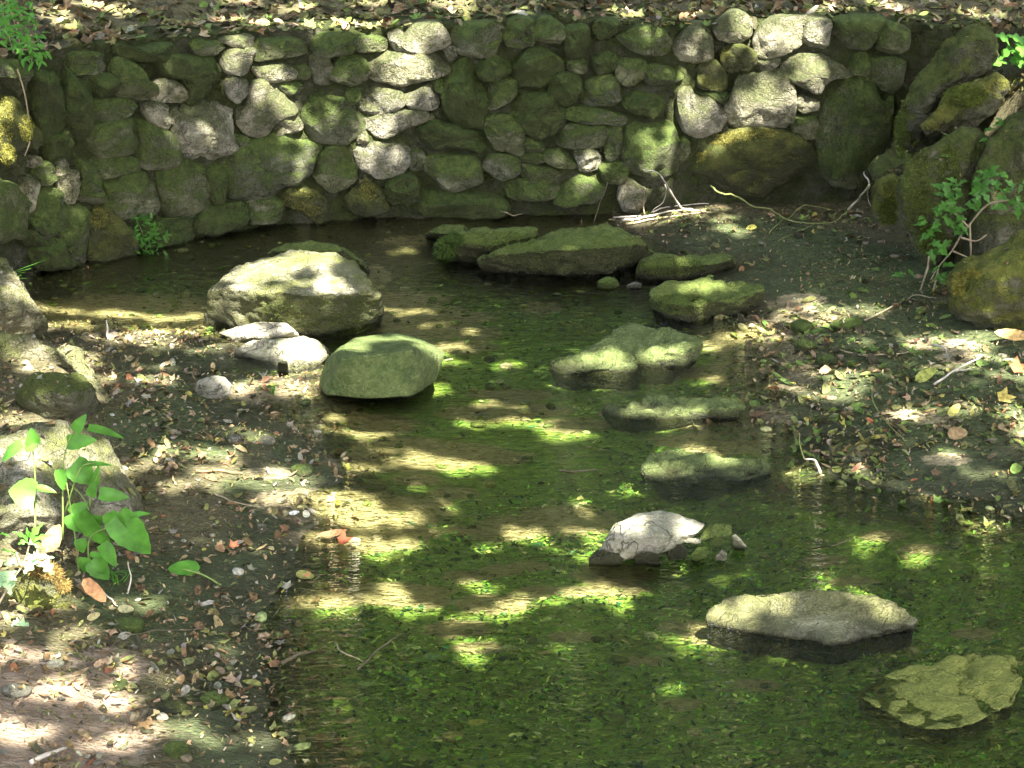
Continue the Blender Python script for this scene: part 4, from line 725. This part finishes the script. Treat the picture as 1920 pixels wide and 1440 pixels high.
def plant(name, label, cat, Y, stems, leaves, matl, kind, sw=.004, mats='stem', pm=None):
    """STEMS: polylines (px, py, dY); LEAVES: (px base, py base, px tip, py tip, width px, dY, facing)"""
    base = PY(stems[0][0][0], stems[0][0][1], Y + stems[0][0][2]); rt = empty(name, base); tag(rt, label, cat)
    V, F = join([tube([PY(x, y, Y + d) for x, y, d in s_], sw, sw * .5) for s_ in stems]); mesh('stems', local(V, rt), F, M[mats], rt)
    for nm, ml, sel in (('foliage', matl, 0), ('sunlit_foliage', pm, 1)):
        parts = []
        for l in leaves:
            if (l[7] if len(l) > 7 else 0) != sel: continue
            a = PY(l[0], l[1], Y + l[5]); b = PY(l[2], l[3], Y + l[5] - .015); Ln = np.linalg.norm(b - a); wd = l[4] * Y / math.cos(R(25)) / FPX
            parts.append(blade(a, b - a, {'f': (.1, -1, .5), 'u': (0, -.55, 1), 'l': (-.6, -.8, .5), 'r': (.6, -.8, .5), 'b': (.2, 1, .6)}[l[6]], Ln, wd, kind))
        if parts: v, f = join(parts); mesh(nm, local(v, rt), f, M[ml], rt)
    return rt
plant('leafy_plant', 'young plant with bright green heart-shaped leaves on the left bank', 'plant', 6.62,
  [[(118, 1010, 0), (118, 900, 0), (122, 850, -.02), (140, 800, -.03)], [(66, 1000, 0), (66, 900, 0), (60, 835, -.02), (52, 815, -.02)], [(122, 960, 0), (150, 880, -.03), (178, 868, -.04)], [(150, 1090, 0), (140, 1000, -.02), (125, 905, -.03)], [(170, 1085, 0), (168, 1010, -.04), (215, 985, -.06)], [(168, 950, 0), (172, 920, -.02), (188, 880, -.02)], [(135, 990, 0), (128, 930, 0)], [(175, 1000, 0), (160, 940, 0), (130, 905, 0)]],
  [(140, 808, 158, 780, 22, -.03, 'f'), (165, 802, 232, 812, 18, -.03, 'u'), (126, 830, 176, 824, 30, -.02, 'f'), (64, 832, 58, 806, 26, -.02, 'f'), (42, 832, -4, 862, 24, -.02, 'l'), (62, 828, 48, 848, 24, -.02, 'f'),
   (66, 928, 16, 920, 58, -.05, 'f'), (136, 870, 176, 906, 48, -.01, 'f'), (152, 872, 206, 864, 14, -.03, 'u'), (172, 918, 188, 878, 18, -.02, 'r'), (186, 925, 240, 932, 26, -.04, 'f'), (112, 880, 118, 922, 22, -.03, 'f'), (68, 915, 104, 918, 16, -.01, 'u'),
   (170, 930, 176, 905, 20, -.03, 'f'), (150, 960, 205, 1040, 44, -.04, 'l'), (215, 968, 284, 1042, 62, -.07, 'f'), (205, 960, 235, 1010, 40, -.06, 'l'), (190, 1020, 222, 1062, 30, -.05, 'r'), (140, 960, 160, 1000, 50, -.02, 'f'), (150, 1010, 155, 1038, 24, -.03, 'f'), (172, 1050, 204, 1088, 40, -.05, 'f'), (160, 1045, 156, 1075, 24, -.05, 'f'), (168, 1040, 192, 1040, 14, -.05, 'u'), (245, 968, 278, 958, 14, -.06, 'u'), (160, 990, 190, 960, 40, -.02, 'b'), (135, 965, 160, 945, 30, -.02, 'f')],
  'leafg', 'heart', .0035)
plant('leafy_sprig', 'sprig with pale sunlit lobed leaves hanging over the lower left stone', 'plant', 6.2,
  [[(-20, 1160, 0), (0, 1128, 0), (25, 1085, -.02), (45, 1055, -.03), (58, 1010, -.03)], [(-10, 1160, 0), (2, 1178, -.02), (18, 1185, -.03), (32, 1172, -.04)], [(40, 1062, -.03), (30, 1035, -.03)], [(48, 1050, -.03), (60, 1040, -.04)]],
  [(66, 1045, 42, 1078, 34, -.04, 'f', 1), (62, 1045, 98, 1040, 22, -.04, 'u', 1), (82, 1052, 100, 1078, 34, -.05, 'f', 1), (30, 1050, 6, 1058, 24, -.03, 'f', 1), (14, 1070, 18, 1120, 38, -.03, 'f', 1), (8, 1078, -14, 1110, 30, -.03, 'l', 1), (20, 1082, 30, 1086, 22, -.04, 'u', 1), (36, 1164, 20, 1172, 20, -.05, 'u', 1), (38, 1165, 58, 1182, 24, -.05, 'f', 1), (40, 1172, 46, 1192, 14, -.05, 'f'),
   (56, 1008, 76, 984, 22, -.03, 'f'), (52, 1010, 26, 994, 16, -.03, 'u'), (50, 1012, 34, 1020, 18, -.03, 'f'), (62, 1010, 96, 1004, 18, -.03, 'f'), (58, 1014, 84, 1030, 18, -.03, 'f'), (54, 1006, 50, 992, 12, -.03, 'f'), (2, 1000, 20, 1004, 8, -.03, 'u'), (4, 1030, 28, 1036, 8, -.03, 'u')],
  'leafg', 'lobed', .0045, 'twigtan', 'leaflit')
# ivy on the right, bush top left, fern and grass by clumps
def clumpy(name, label, cat, cells, Y, n, size, mat, kind='lobed', stems=None, spread=.12, seed=3, sw=.0035, mats='twigtan'):
    rg = np.random.default_rng(seed); base = PY(cells[0][0], cells[0][1], Y); rt = empty(name, base); tag(rt, label, cat); parts = []
    w = np.array([c[2] * c[3] for c in cells], float); w /= w.sum()
    for _ in range(n):
        c = cells[rg.choice(len(cells), p=w)]; a_ = rg.uniform(0, 6.28); r_ = rg.uniform(0, 1) ** .5
        p = PY(c[0] + c[2] * r_ * math.cos(a_), c[1] + c[3] * r_ * math.sin(a_), Y + rg.uniform(-spread, spread * .3))
        L = rg.uniform(*size); ax = np.array([rg.normal(0, 1), rg.normal(-.4, .5), rg.normal(-.1, .6)]); nr = np.array([rg.normal(0, .35), -.6, .9 + rg.normal(0, .3)])
        parts.append(blade(p, ax, nr, L, L * (.95 if kind != 'oval' else .35), kind, .2, .3, 7))
    v, f = join(parts); mesh('foliage', local(v, rt), f, M[mat], rt)
    if stems: v, f = join([tube([PY(x, y, Y + .02) for x, y in s_], sw, sw * .6) for s_ in stems]); mesh('stems', local(v, rt), f, M[mats], rt)
    return rt
clumpy('ivy', 'green ivy hanging over the rock face on the right bank', 'ivy', [(1870, 345, 60, 24), (1810, 360, 45, 28), (1780, 395, 28, 35), (1765, 440, 28, 30), (1745, 410, 18, 40), (1760, 480, 22, 20), (1900, 380, 30, 18), (1700, 510, 16, 6), (1770, 510, 25, 15), (1855, 320, 30, 14), (1810, 435, 15, 12)], 10.0, 95, (.04, .075), 'ivy', 'lobed',
  [[(1890, 375), (1850, 385), (1815, 425), (1800, 445), (1785, 470), (1760, 500), (1745, 525)], [(1818, 420), (1820, 480), (1813, 518)], [(1800, 445), (1830, 452), (1850, 440)], [(1815, 425), (1790, 400), (1772, 385)], [(1785, 470), (1815, 483)], [(1740, 500), (1725, 545), (1715, 560)], [(1760, 500), (1750, 545), (1740, 570)], [(1742, 480), (1738, 510)]], .1, 5, .006)
clumpy('ivy', 'few bright green ivy leaves trailing down the upper right bank rocks', 'ivy', [(1855, 275, 25, 20), (1900, 300, 22, 60), (1870, 240, 30, 15)], 10.3, 26, (.035, .06), 'ivy', 'lobed', [[(1905, 200), (1895, 260), (1860, 290), (1850, 330)]], .08, 6, .004)
clumpy('sapling', 'bright large green leaves at the upper right edge', 'plant', [(1902, 92, 22, 26), (1885, 118, 10, 10)], 11.3, 12, (.08, .13), 'leafg', 'lobed', [[(1925, 150), (1905, 110), (1890, 85)]], .1, 7)
clumpy('bush', 'leafy green bush on top of the wall at the upper left corner', 'bush', [(30, 60, 48, 34), (15, 20, 30, 22), (60, 95, 30, 26), (75, 105, 15, 10), (25, 35, 50, 30)], 10.55, 210, (.03, .06), 'leafg', 'oval', [[(40, 125), (35, 70), (20, 20)], [(60, 125), (60, 90), (70, 75)], [(30, 120), (15, 60), (5, 25)]], .3, 8)
clumpy('fern', 'dark green feathery fern at the foot of the wall left of centre', 'fern', [(268, 430, 32, 28), (285, 455, 32, 22), (258, 458, 18, 18)], float(Yw(P(280, 462, 0)[0])) - .1, 160, (.02, .05), 'ivy', 'oval', [[(275, 478), (268, 440), (255, 410)], [(278, 478), (290, 440), (300, 420)]], .08, 9, .002, 'stem')
def tuft(name, label, px, py, h, n, spread, mat='leafg', seed=1):
    rg = np.random.default_rng(seed); g = on_ground(px, py); zz, _, _ = surf(g[0], g[1], g[2]); 
    if zz > g[2]: g = P(px, py, zz)
    parts = [tube([g + [rg.normal(0, spread * .3), rg.normal(0, spread * .3), -.01], g + [rg.normal(0, spread * .6), rg.normal(0, spread * .6), h * .6], g + [rg.normal(0, spread * 1.6), rg.normal(0, spread * 1.6), h * rg.uniform(.5, 1)]], .0022, .0006, 4) for _ in range(n)]
    v, f = join(parts); o = mesh(name, v - g, f, M[mat]); o.location = g; tag(o, label, 'grass')
tuft('grass_tuft', 'small tuft of bright grass on the sloping left boulder', 12, 545, .12, 22, .05, seed=4)
tuft('grass_tuft', 'tiny green sprout below the heart-leaved plant', 222, 1092, .06, 14, .03, seed=5)
tuft('grass_tuft', 'little spiky water weed before the smooth boulder', 510, 738, .05, 10, .02, 'ivy', seed=6)
tuft('grass_tuft', 'green sprig growing from the top of the wall, upper right', 1558, 98, .05, 14, .03, seed=7)
# moss cushions: short blades on the mossiest places
rb2 = bvh_of(ROCKS + list(root.children))
def moss_patch(label, cells, n, c, h=(.008, .02), wall=False):
    V, F, C = [], [], []; k = 0; rg = np.random.default_rng(len(label)); tmp = rb2 if wall else rb
    for _ in range(n):
        cl = cells[rg.integers(len(cells))]; a = rg.uniform(0, 6.28); r_ = rg.uniform(0, 1) ** .5; d = ray(cl[0] + cl[2] * r_ * math.cos(a), cl[1] + cl[3] * r_ * math.sin(a)); d = Vector(d).normalized()
        hit = tmp.ray_cast(Vector((0, 0, CAMH)), d)
        if hit[0] is None: continue
        if wall and float(fbm(np.array([hit[0]]) * 4, 3, 19)[0]) < wall - 1: continue
        p = np.array(hit[0]); nn = np.array(hit[1]); L = rg.uniform(*h); t = nn + rg.normal(0, .6, 3); t /= np.linalg.norm(t); s_ = np.cross(t, rg.normal(0, 1, 3)); s_ /= np.linalg.norm(s_) + 1e-9
        V += [p - s_ * .003 - nn * .002, p + s_ * .003 - nn * .002, p + t * L]; F.append((k, k + 1, k + 2)); k += 3; C += [np.array(c) * rg.uniform(.55, 1.3)] * 3
    o = mesh('moss', V, np.array(F), M['mosst'], None, False, np.array(C)); tag(o, label, 'moss', kind='stuff')
moss_patch('golden moss on top of the wide low stone in the wall', [(1385, 255, 35, 9), (1430, 250, 30, 8), (1350, 262, 25, 10), (1310, 290, 15, 15)], 5000, (.3, .28, .07))
moss_patch('yellow-brown moss on the stones at the wall foot', [(560, 372, 32, 18), (690, 360, 16, 18), (575, 395, 30, 10), (185, 410, 18, 20)], 3000, (.22, .21, .05))
moss_patch('yellow moss on the leaning stone at the left end of the wall', [(10, 230, 16, 50), (50, 240, 14, 26), (15, 290, 16, 20)], 3500, (.34, .33, .07))
moss_patch('yellow moss on the shoulder of the right hand boulder', [(1800, 535, 14, 22), (1825, 515, 16, 8)], 2400, (.3, .28, .06), (.01, .025))
moss_patch('green moss fringe on the upright bank boulders', [(1720, 350, 24, 90), (1780, 330, 22, 60), (1690, 240, 12, 60), (1810, 180, 45, 22), (1745, 450, 30, 30), (1665, 400, 18, 30)], 9000, (.13, .17, .03))
moss_patch('shaggy green moss at the left end of the overlapped mossy rock', [(835, 470, 20, 22), (850, 450, 18, 12)], 2500, (.08, .13, .025), (.01, .03))
moss_patch('orange moss on the crown of the lower left stone', [(90, 1070, 35, 14), (120, 1090, 14, 18)], 2500, (.28, .2, .06))
moss_patch('green moss on the flanks of mossy rocks in the stream', [(1060, 470, 140, 40), (1260, 500, 60, 18), (1280, 570, 60, 20), (930, 450, 80, 16), (600, 580, 110, 30)], 9000, (.12, .16, .03), (.004, .01))
moss_patch('fine dark green moss creeping over the stones and joints of the wall', [(x, y, 110, 60) for x in range(60, 1700, 100) for y in (90, 170, 250, 330, 400)], 26000, (.07, .1, .02), (.006, .016), wall=.9)
# ---------------- the trees: their crowns shade the stream; where the photograph shows sun the crowns have gaps
def toward(p):                                 # follow the sun ray through p down to z=0
    p = np.asarray(p, float); return p[..., :2] - SD[:2] / SD[2] * p[..., 2:3]
G = []
def gap(px, py, rx, ry, z=0.):
    """a gap whose sun fleck falls on pixel px,py; z: height there, 'w' on the wall, 'g' on the ground"""
    if z == 'w':
        p = WP(px, py); d = np.linalg.norm(p - [0, 0, CAMH]); G.append((*toward(p), rx * d / FPX, ry * d / FPX / math.tan(SUN_EL))); return
    if z == 'l': z = 1.12
    if z == 'g': z = on_ground(px, py)[2]
    p = P(px, py, z); d = np.linalg.norm(p - [0, 0, CAMH]); s_ = (CAMH - z) / d
    G.append((*toward(p), rx * d / FPX, ry * d / FPX / s_))
for a in [(500, 135, 32, 14), (508, 190, 34, 34), (440, 112, 20, 28), (555, 290, 34, 40), (545, 235, 22, 14), (712, 235, 44, 24), (745, 108, 55, 34), (800, 70, 38, 28), (712, 188, 40, 18), (715, 295, 45, 30), (790, 185, 28, 18), (640, 180, 18, 22), (1305, 85, 32, 38), (1375, 50, 36, 30), (1465, 72, 48, 30), (1228, 278, 38, 46), (1290, 200, 32, 26), (1425, 190, 50, 48), (1330, 142, 22, 24), (1390, 108, 34, 20), (1310, 228, 30, 28), (1525, 135, 34, 22),
          (1090, 295, 18, 18), (1128, 175, 14, 12), (1250, 165, 22, 14), (1100, 352, 34, 20), (1185, 365, 22, 22), (1235, 68, 24, 14), (378, 275, 22, 24), (15, 250, 24, 60), (22, 345, 20, 34), (60, 290, 16, 20), (575, 380, 28, 16), (300, 165, 18, 12), (1020, 60, 10, 6), (1240, 345, 20, 12), (185, 245, 10, 8), (1530, 200, 26, 14), (110, 345, 16, 22), (150, 420, 12, 16), (1370, 255, 36, 8), (620, 245, 16, 10)]: gap(*a, 'w')
for a in [(470, 45, 60, 6), (640, 48, 80, 8), (200, 40, 70, 5), (860, 25, 24, 12), (1170, 30, 30, 6), (1290, 28, 40, 6), (1450, 46, 90, 9), (1560, 24, 40, 6), (1680, 18, 34, 8), (1850, 20, 40, 8), (450, 10, 50, 8), (690, 12, 50, 5), (840, 10, 40, 6), (100, 60, 40, 8), (1840, 60, 30, 8), (560, 20, 40, 5), (980, 30, 30, 4)]: gap(*a, 'l')
for a in [(1380, 432, 30, 10), (1210, 410, 70, 8), (1330, 395, 70, 6), (1560, 590, 95, 13), (1400, 640, 75, 10), (1545, 738, 90, 12), (1470, 748, 40, 8), (1600, 700, 60, 6), (1730, 648, 55, 16), (1900, 705, 40, 12), (1905, 800, 34, 20), (1815, 690, 60, 8), (1612, 885, 26, 22), (1835, 888, 36, 10), (1535, 890, 44, 8), (1860, 632, 44, 9), (1700, 780, 50, 5), (1480, 600, 50, 6), (1850, 770, 40, 6), (1620, 640, 30, 5), (1840, 250, 30, 12), (1870, 200, 30, 14)]: gap(*a, 'g')
gap(1890, 578, 32, 28, .3)
for a in [(435, 520, 50, 18, .24), (570, 482, 60, 13, .3), (535, 512, 34, 12, .27), (620, 520, 30, 12, .27), (505, 550, 24, 10, .2), (460, 500, 40, 6, .27), (480, 590, 60, 14, .08), (705, 560, 22, 40, .16), (610, 580, 40, 14, .1), (570, 655, 66, 34, .07), (500, 622, 80, 14, .05), (662, 648, 34, 16, .2), (735, 627, 55, 5, .2), (812, 655, 36, 18, .16), (690, 640, 40, 8, .19)]: gap(*a)
for a in [(200, 577, 120, 7), (330, 582, 80, 8), (150, 600, 60, 7), (300, 612, 90, 6), (330, 625, 90, 8), (500, 730, 110, 16), (600, 700, 30, 12), (380, 655, 90, 8), (300, 720, 44, 14), (410, 736, 40, 8), (240, 640, 90, 7), (290, 690, 50, 7)]: gap(*a)
for a in [(30, 515, 16, 40, .34), (70, 570, 10, 34, .22), (30, 640, 70, 7, .2), (60, 685, 44, 10, .12), (150, 690, 18, 44, .1), (180, 740, 12, 24, .06), (40, 775, 70, 16, .15), (60, 845, 90, 30, .34), (200, 838, 34, 40, .28), (230, 885, 20, 22, .12), (15, 960, 22, 60, .3), (60, 930, 30, 34, .3), (110, 960, 30, 10, .3), (20, 1070, 60, 46, .25), (80, 1040, 34, 24, .28), (95, 1065, 30, 9, .26), (10, 1235, 24, 36, .08), (45, 985, 60, 14, .3), (150, 830, 50, 10, .35)]: gap(*a)
for a in [(100, 1250, 30, 12), (90, 1330, 90, 11), (60, 1400, 110, 18), (230, 1330, 60, 20), (210, 1395, 70, 12), (440, 1386, 55, 14), (320, 1360, 40, 10), (390, 1400, 70, 8), (130, 1215, 50, 8), (440, 888, 90, 10), (500, 905, 90, 14), (330, 860, 60, 6), (270, 890, 30, 14), (430, 1025, 60, 6), (440, 1218, 20, 6), (250, 1150, 60, 10), (350, 920, 60, 8), (420, 860, 40, 5), (470, 830, 50, 12), (280, 1290, 40, 8)]: gap(*a)
for a in WG: gap(*a)
for a in [(1130, 680, 66, 14, .04), (1255, 655, 34, 13, .08), (1255, 766, 66, 5, .04), (1382, 755, 16, 8, .06), (1387, 866, 30, 7, .035), (1235, 886, 30, 7, .02), (1230, 862, 20, 6, .04), (1215, 972, 80, 17, .14), (1385, 1015, 20, 18, .06), (1290, 1000, 40, 7, .12), (1395, 1132, 50, 16, .07), (1500, 1111, 60, 8, .08), (1630, 1119, 66, 7, .075), (1690, 1142, 30, 8, .06), (1430, 1150, 34, 8, .06), (1445, 1182, 34, 9, .03), (1350, 535, 50, 6, .11), (1290, 487, 24, 5, .11), (1290, 840, 30, 5, .045)]: gap(*a)
for x, y, ru, rv in RG: G.append((*toward(P(x, y, 0)), ru, rv))
G = np.array(G)
CU, CV = (-5.2, 5.2), (2.0, 15.5)
crowns = {}
def lit(u, v, soft):
    r = np.full(u.shape, 9.)
    for g in G:
        m = (np.abs(u - g[0]) < g[2] + .3) & (np.abs(v - g[1]) < g[3] + .3)
        if m.any(): r[m] = np.minimum(r[m], ((u[m] - g[0]) / (g[2] + soft)) ** 2 + ((v[m] - g[1]) / (g[3] + soft)) ** 2)
    return r
trees = [(-5.3, 1.2, 'lower left'), (5.4, 2.2, 'lower right'), (-5.6, 8.2, 'l'), (5.6, 9.0, 'r')]
P_, Nn_ = [], []
cell = .105
for lay, (zl, zh) in enumerate(((5.1, 5.4), (5.5, 5.9), (6.0, 6.4), (6.5, 7.0), (7.1, 7.7))):
    u, v = np.meshgrid(np.arange(*CU, cell), np.arange(*CV, cell)); u = u.ravel() + rng.uniform(-.06, .06, u.size); v = v.ravel() + rng.uniform(-.06, .06, v.size)
    z = rng.uniform(zl, zh, u.size); w = np.c_[u, v, 0 * u]; r = lit(u, v, .035) * (1 + .75 * fbm(w * [6, 13, 1], 3, 5))
    k = (r > 1) | (rng.uniform(0, 1, u.size) < .03)
    edge = np.minimum.reduce([u - CU[0], CU[1] - u, v - CV[0], CV[1] - v]); k &= rng.uniform(0, 1, u.size) < .35 + edge * .9
    u, v, z = u[k], v[k], z[k]; P_.append(np.c_[u + SD[0] / SD[2] * z, v + SD[1] / SD[2] * z, z])
    Nn_.append(SD + rng.normal(0, .38, (len(u), 3)))
LP = np.concatenate(P_); LN = np.concatenate(Nn_); LN /= np.linalg.norm(LN, axis=1)[:, None]
def cards(name, p, n, size, mat, parent, org):
    m = len(p); a = rng.normal(0, 1, (m, 3)); t = np.cross(n, a); t /= np.linalg.norm(t, axis=1)[:, None]; b = np.cross(n, t); s_ = rng.uniform(*size, (m, 1))
    V = np.stack([p + t * s_, p + b * s_ * .62 + n * s_ * .12 + t * s_ * .2, p - t * s_ * .9, p - b * s_ * .62 + n * s_ * .12 + t * s_ * .2], 1).reshape(-1, 3) - org
    return mesh(name, V, np.arange(m * 4).reshape(-1, 4), mat, parent, False)
tl = np.array([[t[0], t[1]] for t in trees]); near = np.argmin(((LP[:, None, :2] - tl[None]) ** 2).sum(-1), 1)
lab = ['tree on the near left bank whose crown shades the foreground stream', 'tree on the near right bank whose crown shades the stream', 'tree on the far left bank arching over the wall and pool', 'tree on the far right bank arching over the wall end']
for i, (tx, ty, _) in enumerate(trees):
    rt = empty('tree', (tx, ty, gz_(tx, ty) - .05)); tag(rt, lab[i], 'tree', 'trees shading the stream'); org = np.array(rt.location); sel = near == i
    cards('crown', LP[sel], LN[sel], (.075, .12), M['canopy'], rt, org)
    sg = -1 if tx > 0 else 1; L = [tube([(0, 0, 0), (.1 * sg, .1, 2.2), (.3 * sg, .1, 4.2), (.6 * sg, .3, 6.2)], .24, .12, 12, .02, i)]
    for j in range(9):
        z0 = 3.8 + j * .27; a = -1.3 + 2.6 * j / 8; ex = sg * 4.0 * math.cos(a); ey = 3.2 * math.sin(a) 
        L.append(tube([(.4 * sg, .15, z0), (ex * .4, ey * .4, z0 + (8.2 - z0) * .5), (ex, ey, 8.0)], .08, .02, 8, .02, j))
    v, f = join(L); mesh('trunk', v, f, M['bark'], rt)
# woods on the hillside behind, closing the view above the terrace and mirrored in the pool
for i, (tx, ty) in enumerate([(-7, 17), (-3.5, 19), (-.5, 16.8), (2.6, 18.5), (5.5, 16.5), (9, 18), (-11, 20), (12, 21), (1, 23), (-6, 24), (6.5, 24)]):
    g = gz_(tx, ty); rt = empty('tree', (tx, ty, g - .05)); tag(rt, 'broadleaf tree on the hillside behind the terrace', 'tree', 'trees on the hillside behind the terrace')
    v, f = join([tube([(0, 0, 0), (.1, 0, 2), (-.1, .1, 4.5), (.1, 0, 7)], .2, .07, 10, .02, i)] + [tube([(0, 0, 1.8 + j * .6), (math.cos(j * 2.4) * .9, math.sin(j * 2.4) * .9, 2.6 + j * .6), (math.cos(j * 2.4) * 1.9, math.sin(j * 2.4) * 1.9, 3 + j * .65)], .05, .012, 6) for j in range(8)])
    mesh('trunk', v, f, M['bark'], rt)
    m = 5200; cc = rng.normal(0, 1, (40, 3)) * [1.6, 1.2, 2.0] + [0, 0, 4.2]; k = rng.integers(0, 40, m); p = cc[k] + rng.normal(0, .42, (m, 3)); p[:, 2] = np.maximum(p[:, 2], .5)
    nn = rng.normal(0, .6, (m, 3)) + [0, -.2, .8]; nn /= np.linalg.norm(nn, axis=1)[:, None]
    cards('crown', p, nn, (.09, .17), M['canopy'], rt, np.zeros(3))
